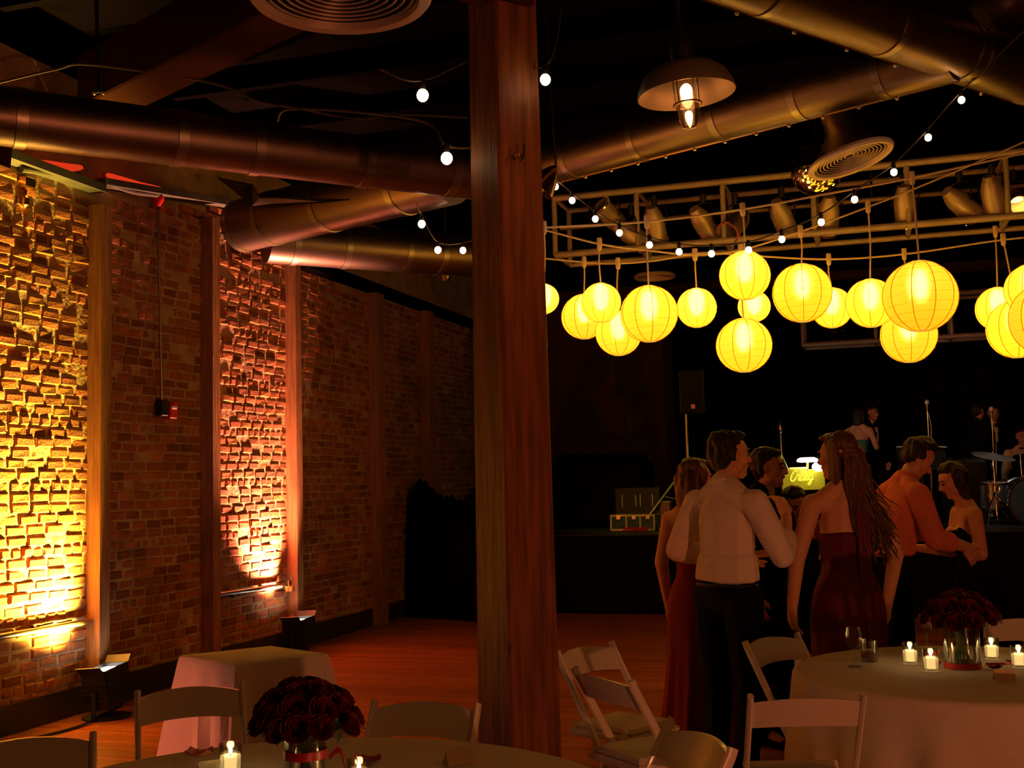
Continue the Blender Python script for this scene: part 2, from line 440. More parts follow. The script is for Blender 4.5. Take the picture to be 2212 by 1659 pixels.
# ceiling deck with joists and the unseen remaining walls
mb = MB(); mb.box((2.5, 8, 5.1), (24, 32, .1)); ceil = struct(mb.build('ceiling', DARKW, smooth=0))
for k in range(22):
    a = Vector((2, 8, 4.98)) + WD*(-10+k*1.0)
    mb = MB(); mb.beam(a-WN*9, a+WN*9, .07, .2); mb.build('joist', DARKW, ceil, smooth=0)
bk = wp(9.3, 0)
mb = MB(); mb.beam(wp(9.5, 2.5, -.2), wp(9.5, 2.5, 17), .2, 5.1); struct(mb.build('wall_back', mat('back_brick', (.16, .075, .04), .9, noise=(7, .4)), smooth=0))
mb = MB(); mb.beam(wp(-16, 2.5, 13), wp(9.6, 2.5, 13), .2, 5.1); struct(mb.build('wall_right', mat('side_brick', (.2, .09, .05), .9, noise=(7, .4)), smooth=0))
mb = MB(); mb.beam(wp(-15.5, 2.5, -.2), wp(-15.5, 2.5, 13), .2, 5.1); struct(mb.build('wall_front', mat('front_brick', (.2, .09, .05), .9, noise=(7, .4)), smooth=0))

# central timber column: square, slightly slimmer towards the top
cb = P(1118, 1400, 5.2); cc = Vector((cb.x, cb.y, 0)); 
mb = MB(); cw0, cw1 = .266, .222; ang = R(79)
def sq(wd, z):
    return [cc + UP*z + Vector((math.cos(ang+k*math.pi/2), math.sin(ang+k*math.pi/2), 0))*wd*.7071*1.0 for k in range(4)]
vs = []; zs = [0.0, .9, 1.8, 2.7, 3.6, 4.9]
for z in zs:
    wd = cw0+(cw1-cw0)*z/4.2
    for k in range(4):
        a = ang+k*math.pi/2; c = Vector((math.cos(a), math.sin(a), 0))*wd*.7071
        tdir = Vector((-math.sin(a), math.cos(a), 0))*.008
        vs += [cc+UP*z+c*.985-tdir, cc+UP*z+c*.985+tdir]
fs = [tuple(reversed(range(8))), tuple(range((len(zs)-1)*8, len(zs)*8))]
for i in range(len(zs)-1):
    for j in range(8): fs.append((i*8+j, i*8+(j+1) % 8, i*8+8+(j+1) % 8, i*8+8+j))
mb.add(vs, fs)
colm = thing('timber_column', 'tall square reddish timber column standing in the middle of the hall', 'column', cc)
mb.build('shaft', TIMBER, colm, smooth=20)
q = P(1118, 340, 5.06)
mb = MB(); mb.tube(smooth_path([q+Vector((0, .03, .02)), q+Vector((.0, -.03, 0)), q+Vector((.02, -.05, -.03)), q+Vector((.03, -.03, .05))], 5), .006, 6)
mb.lathe([(0, 0), (.02, 0), (.02, .01), (0, .01)], 10, q+Vector((0, -.005, 0)))
mb.build('cable_hook', BRASS, colm)
# roof beams
def roof_beam(a, b, w_, h_, label):
    mb = MB(); mb.beam(a, b, w_, h_, bev=.012)
    return tag(mb.build('roof_beam', BEAMW), label, 'beam', 'heavy roof beams')
a = Pz(255, 222, 4.0)+UP*.16; b = Pz(760, -25, 4.0)+UP*.16
roof_beam(a-(b-a)*.1, b+(b-a)*.5, .3, .34, 'heavy reddish roof beam slanting across the top left above the round duct')
a = P(1120, 10, 5.2); 
roof_beam(a+Vector((.02, 0, .06)), a+Vector((-.9, -.75, .06)), .16, .2, 'short timber bracket beam running from the column top behind the ceiling diffuser')
a = wall_hit(10, 340, .2)[2]
roof_beam(a+WN*.0+UP*.0, a+Vector((-.55, -1.0, .1)), .14, .2, 'amber lit timber stub beam at the left edge under the round duct')

# ------------------------------------------------------------------ ducts
def duct(pts, r, label, rings=(), group='round metal ducts', seams=True):
    t = thing('round_duct', label, 'duct', pts[0], group=group)
    MB().tube(pts, r, 40).build('duct_body', DUCT, t)
    a, b = Vector(pts[0]), Vector(pts[-1]); d = (b-a).normalized()
    for q in rings:
        c = a+(b-a)*q; mb = MB(); mb.tube([c-d*.03, c-d*.028, c+d*.028, c+d*.03], [r*1.002, r+.007, r+.007, r*1.002], 40, cap=False)
        mb.build('seam_band', DUCT2, t)
    return t, a, b
a = Pz(-60, 243, 3.55); b = Pz(1110, 390, 3.55)
d = b-a
duct([a-d*.5, b], .153, 'long round metal duct crossing the upper left behind the column', (.38, .55, .64, .78, .9))
# sheet metal hanger plate below the long duct
mb = MB(); A_ = [P(470, 385, 9.0), P(545, 400, 9.0), P(545, 445, 8.95), P(560, 428, 8.3), P(755, 432, 7.9), P(700, 438, 7.9)]
mb.add(A_+[p_+Vector((.0, .02, .012)) for p_ in A_], [(0, 1, 2), (1, 3, 2), (3, 4, 5, 2), (8, 7, 6), (8, 9, 7), (8, 11, 10, 9), (0, 6, 7, 1), (1, 7, 9, 3), (3, 9, 10, 4), (4, 10, 11, 5), (5, 11, 8, 2), (2, 8, 6, 0)])
tag(mb.build('hanger_plate', mat('dark_sheet', (.1, .08, .06), .6, .5)), 'dark sheet metal hanger plate between the long duct and the flanged duct', 'bracket')
# right duct
RZ = 4.265
a2 = Pz(1105, 372, RZ); b2 = Pz(2060, 112, RZ)
tr_, _, _ = duct([a2, b2], .182, 'round metal duct rising to the right above the white truss', (.03, .18, .36, .55, .72, .88))
def lit_edge(a, b, r, t, rivets):  # gilt strip along the visible outline imitates the lit lower edge
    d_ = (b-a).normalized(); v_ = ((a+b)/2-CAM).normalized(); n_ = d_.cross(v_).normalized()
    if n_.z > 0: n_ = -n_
    MB().beam(a+n_*(r+.003), b+n_*(r+.003), .03, .012, up=n_).build('lit_edge', mat('lit_edge_gilt', (.75, .5, .2), .3, .9), t)
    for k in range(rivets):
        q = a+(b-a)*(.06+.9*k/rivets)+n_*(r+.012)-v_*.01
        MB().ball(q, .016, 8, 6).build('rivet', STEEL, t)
lit_edge(a2, b2, .182, tr_, 13)
# rivets as small fixings; the gilt strip paints in the duct's lit lower edge
TZ = 4.3
a3 = Pz(1480, -105, TZ); b3 = Pz(2260, 178, TZ); d3 = b3-a3
tr_, _, _ = duct([a3-d3*.2, b3+d3*.3], .19, 'round metal duct crossing the upper right corner in front', (.25, .45, .6, .62, .75, .82))
lit_edge(a3-d3*.2, b3+d3*.0, .19, tr_, 8)
q = P(2130, 20, 7.6)
duct([P(2120, 30, 7.7), P(2330, -120, 7.2)], .2, 'short branch duct at the upper right corner', (.06, .3))
# lower left elbow
EZ = 3.78
a4 = Pz(528, 487, EZ); b4 = Pz(975, 376, EZ)
duct([a4, b4], .215, 'round duct with an open flanged end beside the pink lit bricks', (.0, .16, .45, .8))
a5 = Pz(575, 520, EZ+.02); b5 = Pz(1090, 560, EZ+.02)
duct([a5, b5], .2, 'lower round duct running back under the hanging dome lamp', (.1, .3, .55, .7))

# ceiling diffusers
def diffuser(c, rad, label, neck_h, tilt=Matrix.Identity(3), neck_r=None, bell=True):
    c = Vector(c); t = thing('ceiling_diffuser', label, 'air diffuser', c, group='round air diffusers')
    neck_r = neck_r or rad*.5; r = rad
    mb = MB(); mb.lathe([(r*.84, .012), (r*.86, -.012), (r*.96, -.016), (r, 0), (r*.985, .02), (r*.9, .03), (r*.84, .012)], 48, c, tilt, cap=False)
    mb.build('rim', mat('diffuser_rim', (.62, .5, .42), .5, .3), t)
    mb = MB()
    prof = [(r*.95, .02), (r*.78, rad*.2), (r*.56, rad*.44), (neck_r*1.06, rad*.72), (neck_r, rad*.95), (neck_r, neck_h)]
    mb.lathe(prof, 40, c, tilt, cap=False); mb.build('bell', DUCT, t)
    for k in range(9):
        rr = r*(.80-.085*k)
        if rr < .03: break
        z_ = .004+.003*k
        mb = MB(); mb.lathe([(rr+.003, z_), (rr-.003, z_-.003), (rr-.005, z_+.003), (rr, z_+.007), (rr+.003, z_)], 40, c, tilt, cap=False)
        o = mb.build('louvre_ring', MATS['diffuser_rim'], t)
        mb = MB(); mb.lathe([(rr, z_+.004), (rr-.012, z_+.034), (rr-.014, z_+.034), (rr-.002, z_+.004)], 40, c, tilt, cap=False); mb.build('blade', mat('louvre_blade', (.05, .035, .03), .5, .6), o)
    mb = MB(); mb.beam(c+tilt @ Vector((-r*.82, 0, .05)), c+tilt @ Vector((r*.82, 0, .05)), .02, .012); mb.build('cross_bar', DUCT2, t)
    return t
diffuser(P(735, -8, 3.85), .315, 'large round ceiling diffuser with ring louvres at the top edge', .6)
diffuser(P(1838, 345, 7.95), .305, 'bell shaped air diffuser tilted below the right duct beside the mirror ball', .42, Matrix.Rotation(R(-14), 3, 'Y') @ Matrix.Rotation(R(-7), 3, 'X'), .1)
diffuser(P(1414, 598, 13), .235, 'small bell shaped air diffuser hanging behind the lanterns', .9, neck_r=.09)
# brass horn behind the column
q = P(1178, 392, 6.2)
t = thing('brass_shade', 'shiny brass shade peeking out behind the timber column', 'lamp shade', q-UP*.05)
MB().lathe([(.012, .1), (.03, .08), (.06, .02), (.085, -.06), (.08, -.06), (.055, .02)], 20, q, Matrix.Rotation(R(35), 3, 'Y'), cap=False).build('shade', BRASS, t)
MB().tube([q+Vector((.06, 0, .08)), q+Vector((.03, 0, .9)), q+Vector((.03, 0, 3.7-q.z+1.2))], .006, 6).build('rod', BLACKM, t)

# mirror ball
q = P(1764, 368, 9.1); mbr = .202
t = thing('mirror_ball', 'mirror ball with golden reflections hanging behind the tilted diffuser', 'mirror ball', q-UP*mbr)
mb = MB(); rb = random.Random(3); K = 26
for i in range(K):
    p0_ = -math.pi/2+math.pi*i/K; p1_ = p0_+math.pi/K*.93; n = max(4, int(52*math.cos((p0_+p1_)/2)))
    for j in range(n):
        a0_ = 2*math.pi*j/n; a1_ = a0_+2*math.pi/n*.93
        cen = Vector((math.cos((p0_+p1_)/2)*math.cos((a0_+a1_)/2), math.cos((p0_+p1_)/2)*math.sin((a0_+a1_)/2), math.sin((p0_+p1_)/2)))
        tl = Vector((rb.gauss(0, .004), rb.gauss(0, .004), rb.gauss(0, .004)))
        pts = [Vector((math.cos(p)*math.cos(a_), math.cos(p)*math.sin(a_), math.sin(p))) for p, a_ in ((p0_, a0_), (p0_, a1_), (p1_, a1_), (p1_, a0_))]
        mb.add([q+x*mbr+cen*rb.uniform(0, .003) for x in pts], [(0, 1, 2, 3)])
o = mb.build('mirror_tiles', CHROME, t, smooth=0); o['kind'] = 'stuff'
MB().ball(q, mbr*.97, 24, 16).build('core', BLACKM, t)
MB().tube([q+UP*mbr*.97, Vector((q.x, q.y, 5.05))], .006, 6).build('hanging_rod', BLACKM, t)

# ------------------------------------------------------------------ dome pendant lamps
def pendant(c, r, label, tilt=0, on=True, e=E_PENDANT):
    c = Vector(c); t = thing('dome_pendant', label, 'pendant lamp', c, group='dome pendant lamps')
    T = Matrix.Rotation(tilt, 3, 'Y')
    mb = MB(); k = r/.2
    mb.lathe([(r*x, z*k) for x, z in ((1, 0), (1.0, .008), (.97, .03), (.86, .075), (.66, .108), (.42, .122), (.24, .125), (.24, .118), (.42, .115), (.65, .1), (.84, .068), (.955, .02), (.985, 0), (1, 0))], 40, c, T, cap=False)
    mb.build('shade', mat('enamel_shade', (.17, .145, .11), .45, noise=(5, .15)), t)
    mb = MB(); mb.lathe([(r*.24, .12*k), (r*.245, .19*k), (r*.2, .235*k), (r*.11, .26*k), (r*.1, .3*k), (.012, .31*k), (.012, .34*k)], 24, c, T); mb.build('neck', BLACKM, t)
    top = c+T @ Vector((0, 0, .33*k))
    MB().tube([top, Vector((top.x, top.y, 5.0))], .012, 8).build('stem', BLACKM, t)
    mb = MB(); mb.lathe([(r*.225, .1*k), (r*.235, .0), (r*.235, -.05*k), (r*.21, -.1*k), (r*.14, -.135*k), (0, -.145*k)], 28, c, T, cap=False); mb.build('glass_jar', GLASSJ, t)
    mb = MB()
    ringp = [c+T @ Vector((math.cos(a)*r*.285, math.sin(a)*r*.285, -.04*k)) for a in [2*math.pi*i/24 for i in range(24)]]
    mb.tube(ringp, .0035*k, 6, closed=True)
    for i in range(4):
        a = math.pi/4+i*math.pi/2
        mb.tube([c+T @ Vector((math.cos(a)*r*.285, math.sin(a)*r*.285, -.04*k)), c+T @ Vector((math.cos(a)*r*.3, math.sin(a)*r*.3, .09*k))], .003*k, 6)
    mb.build('guard_ring', BLACKM, t)
    mb = MB(); mb.ball(c+T @ Vector((0, 0, .012*k)), (.026*k, .026*k, .035*k), 14, 10); mb.build('bulb', PBULB if on else WAX, t)
    lamp('pendant_light', 'POINT', c+T @ Vector((0, 0, -.05*k)), (1, .29, .06), e, .018, parent=t)
    return t
pendant(P(1483, 205, 4.6), .2, 'large grey dome pendant lamp with lit glass jar, nearest, at top right', R(-4))
pendant(P(963, 578, 11.1), .2, 'small dark dome pendant lamp hanging left of the column in the distance', 0)
# two unseen dome pendants added as fill for the tables and column
pendant((-1.6, -.6, 3.3), .2, 'added fill dome pendant lamp at the left behind the lens, out of the picture', e=E_FILL_DOME*.5)
pendant((2.4, 1.6, 3.3), .2, 'added fill dome pendant lamp at the right, out of the picture', e=E_FILL_DOME*3)

# ------------------------------------------------------------------ stage truss with par cans
def bar_obj(name, a, b, r, parent, m=TRUSSW): return MB().tube([a, b], r, 10).build(name, m, parent)
def truss(A, L, hgt, dep, label, spacing, r=.026, post=True):
    A = Vector(A); t = thing('lighting_truss', label, 'truss', A, group='stage lighting trusses')
    E_ = WN; D_ = WD
    for dz in (0, hgt):
        for dd in (0, dep):
            bar_obj('chord', A+UP*dz+D_*dd, A+UP*dz+D_*dd+E_*L, r*1.25 if dd == 0 else r, t)
    n = int(L/spacing)
    for k in range(n+1):
        x = A+E_*(k*spacing+.0)
        for dd in (0, dep): bar_obj('upright', x+D_*dd, x+D_*dd+UP*hgt, r*.95, t)
        for dz in (0, hgt): bar_obj('cross_bar', x+UP*dz, x+UP*dz+D_*dep, r*.8, t)
    return t
TA = Pz(1200, 551, 3.75)
truss(TA, 6.4, .55, .55, 'long pale box truss with stage lamps above the paper lanterns', .8)
# lamp bar in the middle of the truss
mb = MB(); mb.tube([TA+UP*.30+WD*.2, TA+UP*.30+WD*.2+WN*6.4], .022, 10)
t = thing('lamp_bar', 'dark horizontal lamp bar running through the middle of the pale truss', 'bar', TA+UP*.28); mb.build('tube', mat('lamp_bar_paint', (.3, .2, .15), .5, .4), t)
for k in range(5):
    x = TA+UP*.30+WD*.2+WN*(.3+k*1.3); MB().tube([x, x+UP*.25], .012, 8).build('hanger', BLACKM, t)
def par_can(c, aim, label, body=None, s=1., lit=False):
    c = Vector(c); aim = Vector(aim).normalized(); t = thing('par_can', label, 'stage light', c, group='par can stage lights')
    M = aim.to_track_quat('Z', 'Y').to_matrix()
    mb = MB(); mb.lathe([(p*s, z*s) for p, z in ((0, -.2), (.05, -.2), (.085, -.12), (.10, -.05), (.10, .14), (.108, .15), (.108, .17), (.097, .17), (.095, 0), (.05, -.1), (0, -.12))], 24, c, M, cap=False)
    mb.build('can', body or mat('can_paint', (.46, .36, .28), .4, .5), t)
    mb = MB(); mb.lathe([(.108*s, .166*s), (.118*s, .17*s), (.118*s, .185*s), (.1*s, .185*s)], 24, c, M, cap=False); mb.build('colour_frame', CHROME, t)
    mb = MB(); mb.ball(c+aim*.02*s, (.08*s, .08*s, .03*s), 16, 8); mb.build('lens', CHROME if not lit else emit('lit_yellow_lens', (1, .85, .15), 5), t)
    side = aim.cross(UP).normalized() if abs(aim.z) < .95 else Vector((1, 0, 0))
    top = c+UP*.2*s
    mb = MB(); mb.tube([c+side*.115*s, c+side*.125*s+UP*.1*s, c+side*.09*s+UP*.19*s, top, c-side*.09*s+UP*.19*s, c-side*.125*s+UP*.1*s, c-side*.115*s], .008*s, 6); mb.build('yoke', BLACKM, t)
    mb = MB(); mb.lathe([(.02, 0), (.03, .03), (.03, .09), (.015, .1)], 10, top); mb.build('clamp', BLACKM, t)
    return t
cans = [(1322, 470, (-.6, -.4, .5), 'pale par can at the left end of the truss pointing up'), (1365, 508, (.7, .2, -.45), 'par can on the truss tilted down to the right'),
        (1415, 487, (.2, .5, -.7), 'par can with a pale back, third from the left truss end'), (1520, 483, (.55, .6, -.6), 'chrome rimmed par can over the gap between two lanterns'),
        (1590, 485, (-.5, -.5, -.5), 'brownish par can left of the hanging lantern cord on the truss'), (1690, 470, (.4, .6, -.6), 'dark par can left of the mirror ball on the truss'),
        (1790, 465, (.1, .6, -.7), 'dark par can below the mirror ball on the truss'), (1955, 445, (.2, .5, -.8), 'pale par can right of the mirror ball on the truss'),
        (2075, 440, (.6, .3, -.4), 'wide dim par can tilted right near the truss right part'), (2145, 425, (.3, .4, -.8), 'chrome rimmed par can beside the lit yellow one')]
for x, y, aim, lab in cans:
    par_can(P(x, y, 10.95-(x-1200)*.00125), aim, lab, s=.95)
par_can(P(2192, 430, 9.85), (-.12, -.75, -.5), 'lit yellow par can at the right edge of the truss', lit=True, s=.8)
# second truss over the stage
B0 = P(1735, 745, 16.5)
truss(B0, 6.0, .6, .5, 'dim far truss over the band behind the lanterns', 1.0, .03)
par_can(P(1806, 716, 16.6), (.0, -.8, -.5), 'far par can with a pale ring, left of the pair over the band', BLACKM)
par_can(P(1858, 714, 16.55), (.05, -.8, -.5), 'far par can with a dim ring, right of the pair over the band', BLACKM)

# ------------------------------------------------------------------ string lights
def bulb_string(pts, bulbs, label, r=.021, rc=.006, cm=CORDK):
    path = smooth_path(pts, 8)
    t = thing('string_lights', label, 'string lights', path[0], group='strings of round bulbs')
    MB().tube(path, rc, 6).build('cord', cm, t)
    for b in bulbs:
        b = Vector(b); mb = MB(); mb.ball(b, (r, r, r*1.1), 12, 8); o = mb.build('bulb', BULB, t)
        MB().lathe([(.011, 0), (.014, .01), (.014, .04), (.008, .05)], 10, b+UP*r*.85).build('socket', BLACKM, o)
    return t
bp = [(1200, 403), (1236, 433), (1286, 473), (1338, 503), (1403, 529), (1467, 544), (1537, 548), (1617, 540), (1689, 517), (1774, 480), (1846, 431), (1931, 372), (2005, 297), (2077, 216)]
def dY(x): return 8.1-(x-1200)*.0009
B = [P(x, y, dY(x)) for x, y in bp]
cords = [P(1130, 340, 8.2)] + [p+UP*.055 for p in B] + [P(2240, 40, 7.0)]
bulb_string(cords, B, 'long sagging string of round white bulbs in front of the pale truss', .0225)
b1 = [P(913, 206, 4.5), P(1178, 172, 5.05)]
bulb_string([P(820, 150, 4.2), b1[0]+UP*.06, P(1050, 120, 5.6), b1[1]+UP*.06, P(1215, 10, 5.2)], b1, 'bulb string with two big bulbs either side of the column top', .024, .003)
b2_ = [P(965, 342, 5.2)]
bulb_string([P(1030, 318, 5.6), b2_[0]+UP*.06, P(905, 260, 5.4), P(640, 235, 5.6), P(600, 262, 5.8)], b2_, 'dark wavy cord with one bulb hanging left of the column', .027, .006, CORDK)
b3_ = [P(911, 484, 7.6), P(946, 540, 8.4), P(1000, 541, 8.9)]
bulb_string([P(900, 440, 7.4), b3_[0]+UP*.06, b3_[1]+UP*.06, b3_[2]+UP*.06, P(1080, 500, 9.0)], b3_, 'short bulb string with three small bulbs left of the column above the far dome lamp', .025, .004)
# loose dark cable on the ceiling
mb = MB(); mb.tube(smooth_path([P(0, 178, 6.4), P(120, 150, 6.4), P(200, 140, 6.4), P(460, 180, 6.6), P(560, 220, 6.6), P(650, 235, 6.8), P(760, 255, 7), P(880, 248, 7), P(1010, 255, 7)], 8), .007, 6)
tag(mb.build('ceiling_cable', CORDK), 'loose dark cable sagging between the roof beam and the column', 'cable')
q = P(213, 200, 6.8)
t = thing('hanging_clamp', 'small pair of shiny clamps hanging above the long duct at left', 'clamp', q-UP*.03)
MB().tube([q, Vector((q.x-.03, q.y, 5.0))], .012, 6).build('rod', BLACKM, t)
for dx in (-.025, .03):
    MB().ball(q+Vector((dx, 0, 0)), .016, 10, 7).build('knob', STEEL, t)

# ------------------------------------------------------------------ paper lanterns
def paper_mat(name, c, s):
    m = bpy.data.materials.new(name); m.use_nodes = True; nt = m.node_tree; nt.nodes.remove(nt.nodes['Principled BSDF'])
    em = nt.nodes.new('ShaderNodeEmission'); em.inputs[0].default_value = (*c, 1); em.inputs[1].default_value = s
    df = nt.nodes.new('ShaderNodeBsdfTranslucent'); df.inputs[0].default_value = (.9, .62, .12, 1)
    rf_ = nt.nodes.new('ShaderNodeBsdfRefraction'); rf_.inputs['IOR'].default_value = 1.3; rf_.inputs['Roughness'].default_value = .55; rf_.inputs[0].default_value = (1, .85, .35, 1)
    mx = nt.nodes.new('ShaderNodeMixShader'); mx.inputs[0].default_value = .35
    nt.links.new(df.outputs[0], mx.inputs[1]); nt.links.new(rf_.outputs[0], mx.inputs[2])
    ad = nt.nodes.new('ShaderNodeAddShader'); nt.links.new(em.outputs[0], ad.inputs[0]); nt.links.new(mx.outputs[0], ad.inputs[1])
    nt.links.new(ad.outputs[0], nt.nodes['Material Output'].inputs[0]); return m
PAPER = [paper_mat('paper_deep', (1, .33, .003), .78*E_LANTERN), paper_mat('paper_mid', (1, .38, .004), .86*E_LANTERN), paper_mat('paper_bright', (1, .48, .006), .98*E_LANTERN)]
LBULB = emit('lantern_bulb', (1, .72, .26), 17)
G, Q = 10, 10
gore = MB(); gv = []
for i in range(Q+1):
    ph = -1.36+2.72*i/Q
    for j in range(3):
        a = (j-1)*math.pi/G*(1.0)
        rr = math.cos(ph)*(1 if j != 1 else .985)
        gv.append((rr*math.cos(a), rr*math.sin(a), math.sin(ph)*.98))
gore.add(gv, [(i*3+j, i*3+j+1, i*3+j+4, i*3+j+3) for i in range(Q) for j in range(2)])
GM = []
for pm in PAPER:
    me = gore.mesh('paper_panel', smooth=0); me.materials.append(pm); GM.append(me)
seam = MB(); seam.tube([(math.cos(-1.36+2.72*i/16)*1.004, 0, math.sin(-1.36+2.72*i/16)*.984) for i in range(17)], .011, 5)
SM = seam.mesh('seam'); SM.materials.append(mat('paper_seam', (.5, .2, .01), .8, emis=((1, .28, .0), .42)))
spi = MB(); spi.tube([(math.cos(-1.3+2.6*i/220)*1.003*math.cos(i*.27), math.cos(-1.3+2.6*i/220)*1.003*math.sin(i*.27), math.sin(-1.3+2.6*i/220)*.98) for i in range(221)], .003, 4)
SPM = spi.mesh('wire_spiral'); SPM.materials.append(mat('paper_wire', (.4, .17, .01), .8, emis=((1, .36, .004), .62)))
hoop = MB()
for zz in (-.96, .965): hoop.tube([(math.cos(2*math.pi*i/20)*.21, math.sin(2*math.pi*i/20)*.21, zz) for i in range(20)], .012, 5, closed=True)
HM = hoop.mesh('hoop'); HM.materials.append(mat('hoop_wire', (.6, .4, .1), .5, emis=((1, .6, .1), .6)))
rl = random.Random(8)
def lantern(px, py, rp, Y, hook, pm, label):
    c = P(px, py, Y); rad = rp*Y*(1/math.cos(0))/F*1.0
    t = thing('paper_lantern', label, 'paper lantern', c-UP*rad, group='glowing yellow paper lanterns')
    ang0 = rl.uniform(0, 1)
    def part(name, me, rz=0):
        o = bpy.data.objects.new(name, me); col.objects.link(o); o.parent = t; o.location = (0, 0, rad); o.scale = (rad,)*3; o.rotation_euler = (0, 0, rz); return o
    for k in range(G):
        a = ang0+k*2*math.pi/G
        part('paper_panel', GM[pm], a); part('seam', SM, a+math.pi/G)
    part('wire_spiral', SPM, ang0); part('hoop', HM)
    mb = MB(); mb.ball(c+UP*rad*.25, (.045, .045, .085), 10, 8); mb.build('bulb', LBULB, t)
    h = Vector(hook) if hook else c+UP*(rad+.35)
    top = c+UP*rad*.3
    MB().tube(smooth_path([top, c+UP*rad*.96+Vector((.004, 0, 0)), (c+UP*rad+h)/2+Vector((rl.uniform(-.012, .012), 0, 0)), h], 4), .0065, 6).build('lamp_cord', CORDM, t)
    MB().lathe([(.011, -.05), (.018, -.04), (.022, .01), (.02, .045), (.008, .05)], 10, h).build('socket', CORDM, t)
    return t
YA, YB, YC = 8.3, 8.8, 9.4
def hk(x, y, Y): return P(x, y, Y)
cordA = [P(1120, 496, YA), P(1175, 492, YA), P(1397, 479, YA), P(1604, 452, YA), P(1780, 420, YA), P(1970, 384, YA), P(2250, 322, YA)]
cordB = [P(1120, 488, YB), P(1180, 498, YB), P(1295, 527, YB), P(1400, 541, YB), P(1501, 550, YB), P(1600, 540, YB), P(1729, 500, YB), P(1875, 447, YB), P(2030, 385, YB), P(2250, 290, YB)]
cordC = [P(1120, 553, YC+.3), P(1262, 566, YC+.3), P(1335, 569, YC), P(1422, 562, YC), P(1520, 546, YC), P(1620, 552, YC), P(1790, 560, YC), P(1953, 549, YC), P(2150, 520, YC), P(2250, 510, YC)]
for nm, pts in (('nearest cream cord carrying the biggest lanterns, rising to the right', cordA), ('middle cream cord carrying lanterns, steeply rising to the right', cordB), ('farthest cream cord carrying lanterns, lowest and flattest of the three', cordC)):
    path = smooth_path(pts, 8)
    t = thing('lantern_cord', nm, 'cord', path[0], group='cords carrying the paper lanterns')
    MB().tube(path, .008, 6).build('cord', CORDM, t)
    for e_ in (path[0], path[-1]): MB().tube([e_, Vector((e_.x, e_.y, 5.04))], .004, 5).build('hanger_wire', CORDM, t)
LAN = [(1174, 646, 34, YA+.1, cordA[1], 2, 'small bright lantern half hidden by the timber column'),
       (1262, 684, 50, YC+.3, cordC[1], 1, 'medium lantern second from the column, low behind its neighbour'),
       (1298, 654, 44, YB, cordB[2], 2, 'small bright lantern overlapping two lower ones near the column'),
       (1336, 720, 50, YC, cordC[2], 1, 'lowest lantern of the left cluster near the column'),
       (1402, 678, 63, YA, cordA[2], 1, 'biggest lantern of the left cluster in front of the small bell diffuser'),
       (1505, 665, 44, YB, cordB[4], 2, 'single small lantern directly right of the left cluster'),
       (1609, 595, 55, YA, cordA[3], 2, 'topmost lantern of the vertical trio'),
       (1629, 662, 35, YC, cordC[5], 2, 'smallest bright lantern in the middle of the vertical trio'),
       (1607, 746, 60, YB, cordB[5], 1, 'lowest and largest lantern of the vertical trio'),
       (1733, 633, 65, YB, cordB[6], 1, 'large lantern right of the vertical trio, low hoop visible'),
       (1797, 665, 45, YC, cordC[6], 2, 'small lantern tucked behind the large one right of the trio'),
       (1881, 655, 54, YB, cordB[7], 2, 'medium bright lantern left of the very biggest lantern'),
       (1988, 640, 79, YA-.3, cordA[5], 0, 'very biggest deep orange lantern at right'),
       (1963, 724, 61, YC, cordC[7], 1, 'large lantern hanging below the very biggest one'),
       (2156, 667, 48, YC, P(2150, 500, YC), 2, 'small lantern at the left of the cluster on the right edge'),
       (2229, 625, 57, 8.45, P(2222, 500, 8.45), 1, 'upper lantern cut by the right picture edge'),
       (2196, 711, 64, YC-.45, P(2167, 517, YC-.45), 2, 'lowest bright lantern cut by the right picture edge'),
       (2262, 690, 80, YA-.3, P(2240, 330, YA-.3), 0, 'deep orange lantern in front at the right picture edge')]
for L_ in LAN: lantern(*L_)

